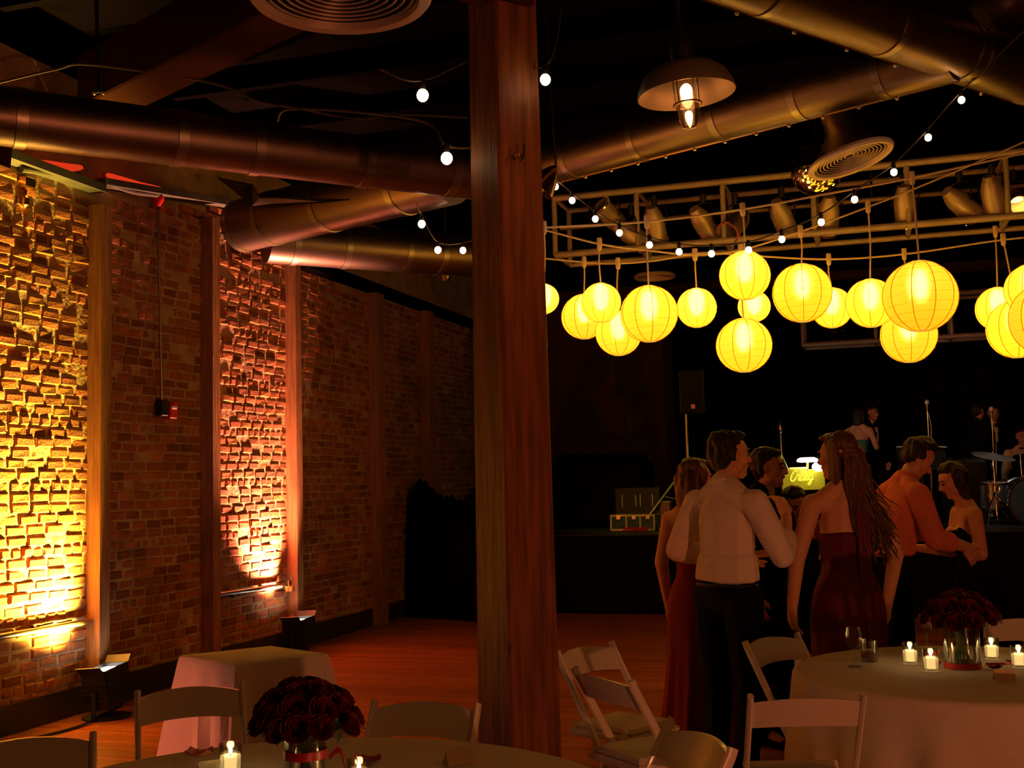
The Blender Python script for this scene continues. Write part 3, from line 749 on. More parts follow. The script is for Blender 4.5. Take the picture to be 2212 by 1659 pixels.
# ------------------------------------------------------------------ wall uplights
def uplight(p, aim, c, e, label, lens, cone=75, yaw=0., seen=True):
    p = Vector((p[0], p[1], 0)); t = thing('uplight', label, 'uplight', p, group='floor uplights along the brick wall')
    A = Vector(aim).normalized(); x = WD.copy(); z = (Vector((A.x*.25, A.y*.25, A.z)) if A.z > .6 else A).normalized(); y = z.cross(x).normalized(); x = y.cross(z)
    M = Matrix((x, y, z)).transposed(); c0 = p+UP*.22
    mb = MB(); mb.lathe([(.17, 0), (.17, .012), (.05, .02), (.05, .03)], 24, p); mb.build('base_plate', BLACKM, t)
    mb = MB(); mb.beam(p+UP*.02+M @ Vector((.15, 0, 0)), c0+M @ Vector((.15, 0, 0)), .03, .012); mb.beam(p+UP*.02-M @ Vector((.15, 0, 0)), c0-M @ Vector((.15, 0, 0)), .03, .012)
    mb.beam(p+UP*.03-M @ Vector((.15, 0, 0)), p+UP*.03+M @ Vector((.15, 0, 0)), .03, .012); mb.build('yoke', BLACKM, t)
    # open housing: four walls, a floor and a bright lens set a little below the rim
    mb = MB(); a, b, h = .13, .10, .27
    for sx, sy, L1, L2 in ((1, 0, .012, 2*b), (-1, 0, .012, 2*b), (0, 1, 2*a, .012), (0, -1, 2*a, .012)):
        mb.box(c0+M @ Vector((sx*a, sy*b, 0)), (L1, L2, h), M)
    mb.box(c0+M @ Vector((0, 0, -h/2)), (2*a, 2*b, .012), M); mb.build('housing', BLACKM, t, smooth=0)
    mb = MB(); mb.box(c0+M @ Vector((0, 0, .105)), (2*a-.03, 2*b-.03, .008), M); mb.build('lens', emit('lens_'+lens[0], lens[1], 12), t)
    for s_ in (1, -1):
        mb = MB(); mb.box(c0+M @ Vector((s_*(a+.03), 0, .15)), (.07, 2*b, .006), M @ Matrix.Rotation(s_*R(-50), 3, 'Y')); mb.build('barn_door', BLACKM, t, smooth=0)
    mb = MB()
    for k in range(5): mb.box(c0+M @ Vector((0, 0, -h/2+.04+k*.035)), (2*a+.03, 2*b+.03, .008), M)
    mb.build('cooling_fins', BLACKM, t, smooth=0)
    pts = smooth_path([p+UP*.02-WD*.1, p-WD*.4+WN*.05+UP*.012, p-WD*.9-WN*.02+UP*.012, p-WD*1.3+WN*.06+UP*.012], 5)
    MB().tube(pts, .01, 6).build('power_cable', BLACKM, t)
    lamp('uplight_beam', 'SPOT', c0+z*.15, c, e, .06, c0+A*3, cone, 1.0, parent=t)
    return t
YL = (1, .60, .07); PK = (1, .33, .17)
u1 = Pz(165, 1545, 0); s1 = (u1-W0).dot(WD)
uplight(wp(s1-.02, 0, .32), -WN*.32-WD*.50+UP*1.0, YL, E_YELLOW, 'black floor uplight lighting the bricks yellow, at the foot of the first post', ('white', (1, .9, .75)), 76)
u2s = -.16
uplight(wp(u2s, 0, .30), -WN*.2-WD*.24+UP*1.0, PK, E_PINK, 'black floor uplight lighting the bricks pink, beside the pinkish post', ('white', (1, .9, .75)), 72)
# outside the picture: pink uplight at the wall, and a fill spot added behind
uplight(wp(-6.4, 0, .4), Vector((.93, .38, .05)), (1, .16, .06), E_UP_OFF*22, 'black floor uplight with pink light on the near wall, out of view', ('white', (1, .9, .75)), 34)
uplight((3.6, -2.6), Vector((-.26, .9, .22)), (1, .25, .08), E_UP_OFF*66, 'added pink fill spot in a black uplight housing behind the photographer, out of view', ('white', (1, .9, .75)), 84)

# ------------------------------------------------------------------ tables
def cloth_mesh(cx, cy, r, z, drop, folds, amp, seed, n=144):
    rr = random.Random(seed); mb = MB(); phs = [rr.uniform(0, 6.28) for _ in range(4)]
    prof = [(0, 0)] + [(r*q, 0) for q in (.3, .6, .85, .965)] + [(r*.99, -.004), (r*1.003, -.016), (r*1.008, -.04)]
    for k in range(1, 13): prof.append((r*1.008, -.04-(drop-.04)*k/12))
    vs = []
    for (p, dz) in prof:
        for j in range(n):
            a = 2*math.pi*j/n; q = p
            if dz < -.03:
                f_ = min(1, (-dz-.03)/.35)
                w_ = math.sin(folds*a+phs[0]+.5*math.sin(3*a))+.55*math.sin(folds*1.63*a+phs[1])+.3*math.sin(2*a+phs[2])
                q = p+f_*(amp*(w_*.6+.6))
            vs.append((cx+q*math.cos(a), cy+q*math.sin(a), z+dz))
    fs = []
    for i in range(1, len(prof)-1):
        for j in range(n):
            j2 = (j+1) % n; fs.append((i*n+j, i*n+j2, (i+1)*n+j2, (i+1)*n+j))
    fs.append(tuple(n+j for j in range(n)))
    m2 = MB(); m2.add(vs, [tuple(reversed(f)) for f in fs]); 
    return m2
def round_table(cx, cy, r, label, clab, folds, seed):
    t = thing('round_table', label, 'table', (cx, cy, 0), group='round dinner tables')
    mb = MB(); mb.lathe([(r-.02, .715), (r, .72), (r, .738), (r-.02, .742)], 48, (cx, cy, 0)); mb.build('tabletop', AMPW, t)
    for k in range(4):
        a = math.pi/4+k*math.pi/2
        MB().tube([(cx+math.cos(a)*r*.55, cy+math.sin(a)*r*.55, .715), (cx+math.cos(a)*r*.6, cy+math.sin(a)*r*.6, 0)], .016, 8).build('leg', BLACKM, t)
    o = cloth_mesh(cx, cy, r+.008, .75, .73, folds, .03, seed).build('tablecloth', CLOTH, smooth=60)
    tag(o, clab, 'tablecloth', 'white cloths on round tables')
T1 = (-.60, 3.12, .91); T2 = (1.95, 5.06, .745)
round_table(*T1, 'round table under the cloth in the near left foreground', 'white cloth on the near round table at the bottom of the picture', 17, 1)
round_table(*T2, 'round table under the cloth at the right, in front of the guests', 'white floor length cloth on the right hand round table with four candles', 15, 4)
# small square table with draped cloth
cor = [Pz(389, 1417, .75), Pz(509, 1437, .75), Pz(708, 1413, .75), Pz(585, 1396, .75)]
cen = sum(cor, Vector())/4
t = thing('side_table', 'small square table under a draped white cloth by the brick wall', 'table', (cen.x, cen.y, 0))
mb = MB(); cin = [cen+(c-cen)*.97 for c in cor]
mb.add([c+UP*-.03 for c in cin]+[c-UP*.006 for c in cin], [(3, 2, 1, 0), (4, 5, 6, 7)]+[(i, (i+1) % 4, (i+1) % 4+4, i+4) for i in range(4)]); mb.build('tabletop', AMPW, t)
for c in cin:
    q = cen+(c-cen)*.85; MB().beam(q-UP*.03, Vector((q.x, q.y, 0)), .04, .04).build('leg', AMPW, t)
mb = MB(); n = 15; ringv = []
per = []
for i in range(4):
    for k in range(n): per.append((cor[i]+(cor[(i+1) % 4]-cor[i])*k/n, k/n))
N = len(per); vs = [cen+UP*.004]
for rg, (k_, dz) in enumerate([(.5, .003), (.98, .003), (1.01, -.006), (1.02, -.03), (1.03, -.12), (1.05, -.25), (1.07, -.4), (1.09, -.55), (1.10, -.72)]):
    for (p, q) in per:
        e = cen+(p-cen)*k_; d_ = (p-cen).normalized()
        cf = max(0, 1-min(q, 1-q)*7)
        out = (-dz)*.16*cf + (.02*math.sin(q*19)+.012*math.sin(q*41+rg*.2))*min(1, -dz*4 if dz < 0 else 0)
        vs.append(Vector((e.x, e.y, .75))+d_*out+UP*dz)
fs = [(0, 1+(j+1) % N, 1+j) for j in range(N)]
for i in range(8):
    for j in range(N): fs.append((1+i*N+j, 1+i*N+(j+1) % N, 1+(i+1)*N+(j+1) % N, 1+(i+1)*N+j))
mb.add(vs, [tuple(reversed(f)) for f in fs])
tag(mb.build('tablecloth', CLOTH, smooth=50), 'white cloth draped in points over the small square table', 'tablecloth')

# ------------------------------------------------------------------ white folding chairs
def make_chair():
    t = thing('folding_chair', '', 'chair', group='white wooden folding chairs')
    W = .205
    for sx in (-1, 1):
        x = sx*W
        mb = MB(); mb.tube([(x, -.235, .80), (x, -.225, .775), (x, -.02, .42), (x, .215, .0)], .02, 8)
        # flat rail profile: squash the tube across x
        for i, v in enumerate(mb.v): mb.v[i] = Vector((x+(v.x-x)*.62, v.y*1.0, v.z))
        mb.build('side_rail', WHITEP, t, world=False)
        mb = MB(); xi = sx*(W-.03); mb.tube([(xi, .135, .475), (xi, .12, .45), (xi, -.06, .22), (xi, -.235, 0)], .019, 8)
        for i, v in enumerate(mb.v): mb.v[i] = Vector((xi+(v.x-xi)*.62, v.y, v.z))
        mb.build('rear_leg', WHITEP, t, world=False)
    # curved, arched back rail
    mb = MB(); n = 14; vs = []
    for i in range(n+1):
        u = -1+2*i/n; x = u*(W-.008); bow = -.035*(1-u*u); top = .772+.022*(1-u*u); bot = .672+.012*(1-u*u)
        lean = lambda z: -.225+(.775-z)*.575
        for (z, dy) in ((bot, -.007), (bot, .007), (top, .007), (top, -.007)):
            vs.append((x, lean(z)+bow+dy, z))
    fs = [(0, 1, 2, 3), (n*4+3, n*4+2, n*4+1, n*4)]
    for i in range(n):
        for j in range(4): fs.append((i*4+j, i*4+4+j, i*4+4+(j+1) % 4, i*4+(j+1) % 4))
    mb.add(vs, fs); mb.build('back_rail', WHITEP, t, world=False, smooth=35)
    mb = MB(); mb.bbox((0, -.01, .435), (.36, .37, .03), .008); mb.build('seat_frame', WHITEP, t, world=False)
    mb = MB(); mb.bbox((0, -.01, .462), (.335, .345, .03), .014); mb.build('seat', SEATP, t, world=False)
    MB().tube([(-W, .16, .105), (W, .16, .105)], .012, 8).build('stretcher', WHITEP, t, world=False)
    MB().tube([(-W+.03, -.17, .085), (W-.03, -.17, .085)], .012, 8).build('stretcher', WHITEP, t, world=False)
    return t
ch0 = make_chair(); used = [False]
def chair(x, y, fx, fy, label):
    # x, y: middle of the back rail; fx, fy: the way the sitter faces
    f_ = Vector((fx, fy, 0)).normalized(); rz = math.atan2(-f_.x, f_.y)
    p = Vector((x, y, 0))+f_*.225
    if not used[0]:
        used[0] = True; ch0.location = p; ch0.rotation_euler = (0, 0, rz); ch0['label'] = label; return ch0
    return dup(ch0, label, p, rz)
chair(1.05, 4.32, .03, 1, 'white folding chair with its back to the lens before the right table')
chair(1.27, 5.86, .64, -.77, 'white folding chair at the left of the right table, by the guests')
chair(.33, 5.68, .73, -.68, 'white folding chair right beside the timber column, back edge lit')
chair(.35, 4.88, .86, .51, 'white folding chair seen from behind, crossing the one by the column')
chair(.55, 3.70, -.94, -.34, 'white folding chair low at bottom centre, right of the near table')
chair(-1.34, 4.80, .34, -.94, 'white folding chair left of the rose vase beyond the near table')
chair(-.35, 4.35, -.3, -.95, 'white folding chair between the rose vase and the timber column')
chair(-1.62, 3.88, .35, -.94, 'shadowed folding chair in the bottom left corner')
chair(2.75, 6.35, -.45, -.9, 'white folding chair behind the right table at the picture edge')

# ------------------------------------------------------------------ table ware
def candle(p, label):
    p = Vector(p); t = thing('votive_candle', label, 'candle', p, group='lit candles in clear glasses')
    MB().lathe([(.0, .0), (.03, 0), (.032, .006), (.034, .09), (.0315, .09), (.0295, .009), (0, .008)], 24, p, cap=False).build('glass', GLASS, t)
    MB().lathe([(0, .01), (.029, .01), (.0305, .052), (.027, .056), (0, .054)], 20, p).build('wax', WAX, t)
    MB().tube([p+UP*.05, p+UP*.062], .0014, 5).build('wick', BLACKM, t)
    MB().lathe([(0, .058), (.0045, .063), (.006, .07), (.0035, .08), (0, .09)], 10, p).build('flame', FLAME, t)
    lamp('candle_light', 'POINT', p+UP*.075, (1, .6, .2), .16, .012, parent=t)
TZ_ = .7515
candle(Pz(1967, 1432, TZ_), 'lit candle in a glass, leftmost on the right table')
candle(Pz(2012, 1448, TZ_), 'lit candle in a glass, nearest on the right table left of the roses')
candle(Pz(2143, 1422, TZ_), 'lit candle in a glass right behind the roses on the right table')
candle(Pz(2202, 1440, TZ_), 'lit candle in a glass at the right picture edge')
candle(Pz(498, 1672, TZ_), 'lit candle in a glass left of the rose vase on the near table')
candle(Pz(776, 1712, TZ_), 'candle glass whose rim just shows at the bottom edge by the red ribbon')
def wine_glass(p, label, h=.17, r=.036):
    p = Vector(p); t = thing('wine_glass', label, 'wine glass', p, group='stemmed wine glasses')
    MB().lathe([(0, 0), (.033, .001), (.03, .004), (.005, .008), (.0045, h*.45)], 20, p).build('stem', GLASS, t)
    MB().lathe([(.0045, h*.45), (.02, h*.5), (r, h*.66), (r*1.02, h*.78), (r*.86, h)], 24, p, cap=False).build('bowl', GLASS, t)
wine_glass(Pz(1847, 1440, TZ_), 'stemmed wine glass standing at the left of the right table')
wine_glass(Pz(2003, 1404, TZ_), 'stemmed wine glass behind the roses on the right table')
p = Pz(1878, 1428, TZ_); t = thing('tumbler', 'short tumbler beside the left wine glass', 'glass', p)
MB().lathe([(0, 0), (.036, 0), (.041, .095), (.038, .095), (.034, .01), (0, .009)], 24, p, cap=False).build('glass', GLASS, t)
MB().lathe([(0, .01), (.034, .011), (.036, .04), (0, .04)], 20, p).build('drink', mat('drink', (.25, .12, .04), .2), t)
# roses
rose_me = None
def make_rose():
    mb = MB(); rr = random.Random(4)
    for ring, (n, r0, ht, open_) in enumerate([(3, .008, .036, .2), (4, .014, .036, .35), (5, .02, .034, .6), (6, .026, .028, 1.0)]):
        for k in range(n):
            a = 2*math.pi*k/n+ring*.7; wd = 1.25*math.pi/n
            vs = []
            for i in range(4):
                v_ = i/3; rad = r0*(.45+.55*math.sin(v_*1.5))+open_*.012*v_*v_; z = ht*(v_-.15*open_*v_*v_)
                for j in range(4):
                    u = (j/3-.5)*2; b_ = a+u*wd*(.6+.5*math.sin(v_*2.4)); q = rad*(1-.06*u*u)+rr.uniform(-.0006, .0006)
                    vs.append((q*math.cos(b_), q*math.sin(b_), z-.004*u*u*v_))
            mb.add(vs, [(i*4+j, i*4+j+1, i*4+j+5, i*4+j+4) for i in range(3) for j in range(3)])
    mb.ball((0, 0, .012), (.012, .012, .016), 8, 6)
    me = mb.mesh('bloom', smooth=60); me.materials.append(ROSE)
    st = MB(); st.tube([(0, 0, .002), (0, 0, -.05)], [.004, .003], 6)
    for k in range(3):
        a = k*2.1; st.add([(0, 0, -.004), (.02*math.cos(a-.3), .02*math.sin(a-.3), -.012), (.034*math.cos(a), .034*math.sin(a), -.022), (.02*math.cos(a+.3), .02*math.sin(a+.3), -.010)], [(0, 1, 2, 3)])
    sm = st.mesh('sepals'); sm.materials.append(LEAF); return me, sm
ROSE_ME, SEP_ME = make_rose()
def bouquet(p, vr, vh, k, where, ribz, seed):
    p = Vector(p); v = thing('glass_vase', 'clear cylinder vase with %s %s' % ('a red ribbon band, holding dark red roses', where), 'vase', p, group='rose vases')
    MB().lathe([(0, 0), (vr*.96, 0), (vr, .008), (vr, vh), (vr-.004, vh), (vr-.005, .014), (0, .012)], 36, p, cap=False).build('glass', GLASS, v)
    mb = MB(); mb.lathe([(vr+.001, ribz-.012), (vr+.003, ribz-.012), (vr+.003, ribz+.012), (vr+.001, ribz+.012)], 36, p, cap=False); mb.build('ribbon', RIBBON, v)
    rr = random.Random(seed); lay = [(0, 1, 0), (1.0, 6, 0), (1.0, 7, 1), (1.0, 8, 2)]
    idx = 0
    for (rad, z, n) in [(0, .105, 1), (.055, .095, 6), (.1, .062, 10), (.125, .018, 12)]:
        for j in range(n):
            a = 2*math.pi*j/n+rad*9+rr.uniform(-.12, .12); x = p+Vector((math.cos(a)*rad*k, math.sin(a)*rad*k, vh+(z+rr.uniform(-.008, .008))*k))
            dirv = Vector((math.cos(a)*rad*9, math.sin(a)*rad*9, .85-rad*1.5)).normalized()
            pos = ['top centre', 'inner ring', 'middle ring', 'outer ring'][[1, 6, 10, 12].index(n)]
            t = thing('rose', 'dark red rose in the %s of the bouquet %s' % (pos, where), 'rose', x, group='roses %s, %s' % (where, pos))
            q = dirv.to_track_quat('Z', 'Y'); s_ = 1.18*k*rr.uniform(.92, 1.1)
            for nm, me in (('bloom', ROSE_ME), ('sepals', SEP_ME)):
                o = bpy.data.objects.new(nm, me); col.objects.link(o); o.parent = t; o.rotation_mode = 'QUATERNION'; o.rotation_quaternion = q; o.scale = (s_,)*3
            base = p+Vector((math.cos(a+2.6)*vr*.5, math.sin(a+2.6)*vr*.5, .02))
            neck = p+Vector((math.cos(a)*vr*.55*min(1, rad*12), math.sin(a)*vr*.55*min(1, rad*12), vh-.01))
            MB().tube(smooth_path([base, neck, x-dirv*.02], 4), .003, 5).build('stem', LEAF, t)
            if idx % 3 == 0:
                lb = neck+UP*.012; ld = Vector((math.cos(a), math.sin(a), .5)).normalized(); sd = ld.cross(UP).normalized()
                MB().add([lb, lb+ld*.025+sd*.014, lb+ld*.055-UP*.01, lb+ld*.025-sd*.014], [(0, 1, 2, 3)]).build('leaf', LEAF, t)
            idx += 1
VP1 = Pz(660, 1705, TZ_)
bouquet(VP1, .058, .165, .97, 'on the near table', .1, 3)
VP2 = Pz(2080, 1442, TZ_)
bouquet(VP2, .075, .19, 1.0, 'on the right table', .014, 6)
# ribbon curls, petals, place cards
def ribbon(pts, wdt, label, nm='ribbon'):
    path = smooth_path(pts, 6); mb = MB(); vs = []
    for i, p_ in enumerate(path):
        d_ = (path[min(i+1, len(path)-1)]-path[max(i-1, 0)]).normalized(); s_ = Vector((0, .35, 1)).normalized() if i % 2 else Vector((0, .3, 1)).normalized()
        for q in (-1, 1):
            for e_ in (0, .0012): vs.append(p_+s_*wdt/2*q+Vector((0, e_, 0)))
    fs = []
    for i in range(len(path)-1):
        a = i*4; fs += [(a, a+4, a+6, a+2), (a+1, a+3, a+7, a+5), (a, a+1, a+5, a+4), (a+2, a+6, a+7, a+3)]
    mb.add(vs, fs); return tag(mb.build(nm, RIBBON), label, 'ribbon')
b_ = VP1+UP*.0
ribbon([b_+Vector((.07, -.02, .09)), b_+Vector((.10, -.02, .11)), b_+Vector((.12, -.04, .06)), b_+Vector((.14, -.05, .035)), b_+Vector((.15, -.05, .1)), b_+Vector((.16, -.05, .03))], .016, 'red ribbon tied in loops at the right of the near vase')
ribbon([b_+Vector((.09, -.05, .05)), b_+Vector((.16, -.07, .02)), b_+Vector((.22, -.06, .028)), b_+Vector((.28, -.09, .012)), b_+Vector((.36, -.1, .018))], .02, 'loose red ribbon end trailing over the near tablecloth')
ribbon([VP2+Vector((-.1, -.02, .03)), VP2+Vector((-.14, -.03, .02)), VP2+Vector((-.17, -.02, .045)), VP2+Vector((-.1, -.01, .075))], .012, 'small red ribbon curl left of the right table vase')
ribbon([VP2+Vector((.1, .0, .012)), VP2+Vector((.16, -.02, .015)), VP2+Vector((.22, .0, .012)), VP2+Vector((.3, -.02, .014))], .012, 'flat red ribbon end right of the right table vase')
def petal(p, label, s_=.03, m_=ROSE):
    mb = MB(); n = 6; vs = []
    for i in range(n+1):
        for j in range(n+1):
            u, v_ = i/n*2-1, j/n*2-1
            k_ = math.sqrt(max(0, 1-.4*v_*v_)); vs.append(Vector(p)+Vector((u*s_*k_, v_*s_*.8*math.sqrt(max(.05, 1-.4*u*u)), .3*s_*(u*u+v_*v_)+.002)))
    mb.add(vs, [(i*(n+1)+j, (i+1)*(n+1)+j, (i+1)*(n+1)+j+1, i*(n+1)+j+1) for i in range(n) for j in range(n)])
    return tag(mb.build('rose_petal', m_), label, 'petal', 'loose rose petals')
petal(Pz(2150, 1446, TZ_), 'loose dark petal lying right of the vase on the right table')
petal(Pz(2185, 1432, TZ_), 'loose petal between two candles at the right edge', .022)
petal(Pz(430, 1650, TZ_)+UP*.02, 'large pink petal left of the near candle', .045, PINKP)
petal(Pz(800, 1648, TZ_), 'loose red petal by the trailing ribbon on the near table', .035, RIBBON)
def card(p, rz, label, m_=CARD, s_=1):
    p = Vector(p); t = thing('place_card', label, 'place card', p, rz, group='tent place cards')
    MB().add([(-.045*s_, -.02, 0), (.045*s_, -.02, 0), (.045*s_, 0, .05*s_), (-.045*s_, 0, .05*s_), (-.045*s_, -.019, 0), (.045*s_, -.019, 0), (.045*s_, .001, .049*s_), (-.045*s_, .001, .049*s_)], [(0, 1, 2, 3), (7, 6, 5, 4), (0, 4, 5, 1), (1, 5, 6, 2), (3, 7, 4, 0)]).build('front_leaf', m_, t, world=False)
    MB().add([(-.045*s_, .02, 0), (.045*s_, .02, 0), (.045*s_, 0, .05*s_), (-.045*s_, 0, .05*s_), (-.045*s_, .019, 0), (.045*s_, .019, 0), (.045*s_, -.001, .049*s_), (-.045*s_, -.001, .049*s_)], [(3, 2, 1, 0), (4, 5, 6, 7), (1, 5, 4, 0), (2, 6, 5, 1), (0, 4, 7, 3)]).build('back_leaf', m_, t, world=False)
card(Pz(990, 1650, TZ_), R(35), 'tent shaped cream place card right of the near vase')
card(Pz(2170, 1470, TZ_), R(-8), 'pale place card lying near the front of the right table', s_=.9)
card(Pz(455, 1672, TZ_), R(25), 'pale folded card just left of the near candle', s_=.8)

# ------------------------------------------------------------------ stage
SF = Pz(1330, 1325, 0); SF = SF - WN*((SF-W0).dot(WN)-.9)        # start of the stage front, near the wall
ST = .94
def sp(u, v, z=0): return SF + WN*u + WD*v + UP*z
stage = thing('stage', 'black stage platform with a dark skirt at the back of the hall', 'stage', SF)
mb = MB(); c_ = [sp(0, 0), sp(11.5, 0), sp(11.5, 5.2), sp(0, 5.2)]
mb.add([p_+UP*(ST-.08) for p_ in c_]+[p_+UP*ST for p_ in c_], [(3, 2, 1, 0), (4, 5, 6, 7)]+[(i, (i+1) % 4, (i+1) % 4+4, i+4) for i in range(4)]); mb.build('deck', mat('stage_deck', (.05, .045, .03), .6, noise=(4, .3)), stage, smooth=0)
mb = MB(); vs = []; n = 260
for i in range(n+1):
    u = 11.5*i/n; q = .035*math.sin(u*21)+.02*math.sin(u*47+1)
    for z in (ST-.01, .4, .0): vs.append(sp(u, -.03-abs(q)*(1.1-z), z))
mb.add(vs, [(i*3+j, i*3+j+3, i*3+j+4, i*3+j+1) for i in range(n) for j in range(2)]); mb.build('skirt', BLACKC, stage, smooth=60)
# back curtain in hanging panels
for k in range(7):
    mb = MB(); vs = []; n = 60; u0 = 1.6+k*1.42
    for i in range(n+1):
        u = u0+1.42*i/n; q = .06*math.sin(u*17+k)+.03*math.sin(u*39)
        for z in (.94, 2.2, 3.4, 4.6): vs.append(sp(u, 4.9+q, z))
    mb.add(vs, [(i*4+j, i*4+j+4, i*4+j+5, i*4+j+1) for i in range(n) for j in range(3)])
    tag(mb.build('stage_curtain', BLACKC, smooth=60), 'black hanging stage curtain panel behind the band', 'curtain', 'black curtain panels behind the band')
def on(px, py, Y):
    p_ = P(px, py, Y); return Vector((p_.x, p_.y, ST))
# black draped heap between the wall and the stage
mb = MB(); vs = []; n = 40; A_ = P(880, 1300, 14.3); B_ = P(1040, 1300, 13.6); A_.z = B_.z = 0
tops = [1.5, 1.66, 1.62, 1.5, 1.42, 1.46, 1.40, 1.45, 1.55, 1.6]
for i in range(n+1):
    f_ = i/n; b0 = A_+(B_-A_)*f_; tt = f_*(len(tops)-1); k = min(int(tt), len(tops)-2); hz = tops[k]+(tops[k+1]-tops[k])*(tt-k)+.03*math.sin(i*1.7)
    for (z, o_) in ((0, -.05), (hz*.5, 0), (hz*.96, .08), (hz, .2), (hz*.9, .45), (0, .5)): vs.append(b0+UP*z+WD*(o_+.03*math.sin(i*1.3)))
mb.add(vs, [(i*6+j, i*6+j+6, i*6+j+7, i*6+j+1) for i in range(n) for j in range(5)]+[tuple(range(5, -1, -1)), tuple(n*6+j for j in range(6))])
tag(mb.build('draped_heap', BLACKC, smooth=60), 'tall heap under black drapes between the brick wall and the column', 'draped heap')
# covered piano on the stage
p_ = on(1288, 1130, 16.4)
t = thing('covered_piano', 'large flat topped piano under a black cover on the stage left', 'piano', p_)
Mp = Matrix((WN, WD, UP)).transposed()
mb = MB(); mb.bbox(p_+UP*.48, (1.55, .8, .9), .06, Mp); mb.build('cover', BLACKC, t)
mb = MB(); mb.bbox(p_+UP*.97+WN*.1, (1.2, .6, .12), .05, Mp); mb.build('lid', BLACKS, t)
q = P(1381, 1018, 16.1)
tag(MB().box(q, (.19, .01, .07), Mp @ Matrix.Rotation(R(-20), 3, 'X')).build('sheet_paper', mat('dim_paper', (.5, .4, .38), .8), smooth=0), 'dim sheet of paper lying on the covered piano', 'paper')
# road case, rack and amplifier
p_ = on(1372, 1138, 15.0)
t = thing('road_case', 'low road case with brass edges and handles on the stage', 'case', p_)
mb = MB(); mb.bbox(p_+UP*.11, (.56, .3, .20), .01, Mp); mb.build('body', CASEB, t)
for dz in (.02, .2):
    for dd in (-.152, .152): MB().beam(p_+UP*dz+WN*-.285+WD*dd, p_+UP*dz+WN*.285+WD*dd, .02, .025).build('edge_rail', CASEY, t)
for du in (-.28, -.08, .1, .28): MB().beam(p_+UP*.01+WN*du-WD*.155, p_+UP*.21+WN*du-WD*.155, .02, .012, up=WD).build('corner_rail', CASEY, t)
for du in (-.18, .02, .2): MB().bbox(p_+UP*.18+WN*du-WD*.165, (.05, .012, .06), .004, Mp).build('latch', BRASS, t)
p2_ = p_+WD*.35
t = thing('rack_case', 'dark rack case with faint metal fittings behind the road case', 'case', p2_)
MB().bbox(p2_+UP*.28, (.58, .3, .55), .01, Mp).build('body', BLACKM, t)
for du in (-.2, -.02, .04, .2):
    MB().tube([p2_+UP*.3+WN*du-WD*.16, p2_+UP*.46+WN*du-WD*.16], .008, 6).build('handle', CASEY, t)
p_ = on(1434, 1132, 15.2)
t = thing('amplifier', 'small wooden amplifier with knobs beside the road case', 'amplifier', p_)
MB().bbox(p_+UP*.19, (.2, .18, .36), .012, Mp).build('cabinet', AMPW, t)
MB().bbox(p_+UP*.36, (.21, .19, .02), .004, Mp).build('top', CASEY, t)
for k in range(3):
    for j in range(2): MB().lathe([(.012, 0), (.012, .02), (0, .02)], 8, p_+UP*(.30-.07*j)+WN*(-.05+k*.05)-WD*.09, Matrix.Rotation(R(90), 3, 'X')).build('knob', STEEL, t)
p_ = on(1352, 1146, 14.7)
for k, (px, py) in enumerate([(1360, 1139), (1385, 1138)]):
    q = P(px, py, 14.6); q.z = ST
    mb = MB(); mb.tube(smooth_path([q+Vector((.08*math.cos(a), .05*math.sin(a), .012+.004*a)) for a in [i*.6 for i in range(22)]], 2), .008, 6)
    tag(mb.build('cable_coil', RIBBON), 'small red cable coil on the stage edge, %s one' % ('left' if k == 0 else 'right'), 'cable', 'red cable coils')
# loudspeaker on its stand
b0 = on(1489, 1100, 15.2)
t = thing('speaker_stand', 'pale metal tripod speaker stand on the stage left', 'speaker stand', b0)
top = P(1487, 890, 15.2); 
ORG[t.name] = b0
MB().tube([Vector((b0.x, b0.y, ST+.15)), Vector((b0.x, b0.y, top.z+.1))], .02, 10).build('pole', mat('stand_metal', (.75, .68, .5), .3, .9), t)
hubp = Vector((b0.x, b0.y, ST+.85))
for a in (200, 320, 85):
    d_ = Vector((math.cos(R(a)), math.sin(R(a)), 0)); ft = Vector((b0.x, b0.y, ST+.012))+d_*.75
    MB().tube([hubp, ft], .016, 8).build('leg', MATS['stand_metal'], t)
    MB().tube([Vector((b0.x, b0.y, ST+.35)), hubp+(ft-hubp)*.5], .012, 8).build('brace', MATS['stand_metal'], t)
MB().lathe([(.03, 0), (.035, .03), (.035, .1), (.03, .12)], 12, hubp-UP*.06).build('collar', BLACKM, t)
sc_ = P(1494, 847, 15.2); t2 = thing('loudspeaker', 'black loudspeaker with a small orange badge on the tripod stand', 'loudspeaker', (sc_.x, sc_.y, top.z))
ys = Matrix.Rotation(R(-8), 3, 'Z')
MB().bbox(sc_, (.32, .28, .57), .015, ys).build('cabinet', BLACKM, t2)
MB().bbox(sc_+ys @ Vector((0, -.145, 0)), (.29, .012, .54), .004, ys).build('grille', mat('grille', (.05, .045, .03), .6, bump=(300, 1)), t2)
MB().bbox(sc_+ys @ Vector((.01, -.153, -.2)), (.05, .006, .055), .002, ys).build('badge', mat('orange_badge', (.9, .22, .08), .5, emis=((1, .25, .08), .12)), t2)
MB().lathe([(.018, 0), (.018, .05)], 10, Vector((b0.x, b0.y, top.z-.0))-UP*.04).build('mount', BLACKM, t2)

# band stand board with script name and lamp
c_ = P(1735, 1033, 15.3); t = thing('band_stand', 'yellow lit band stand board with script lettering and two small lamps', 'music stand', (c_.x, c_.y, ST))
ORG[t.name] = Vector((c_.x, c_.y, ST))
MB().bbox(c_-UP*.02, (.56, .03, .27), .006).build('board', YELSIGN, t)
MB().tube([c_-UP*.15+Vector((0, .03, 0)), Vector((c_.x, c_.y+.03, ST))], .02, 8).build('post', BLACKM, t)
MB().bbox(Vector((c_.x, c_.y+.03, ST+.02)), (.4, .3, .04), .01).build('foot', BLACKM, t)
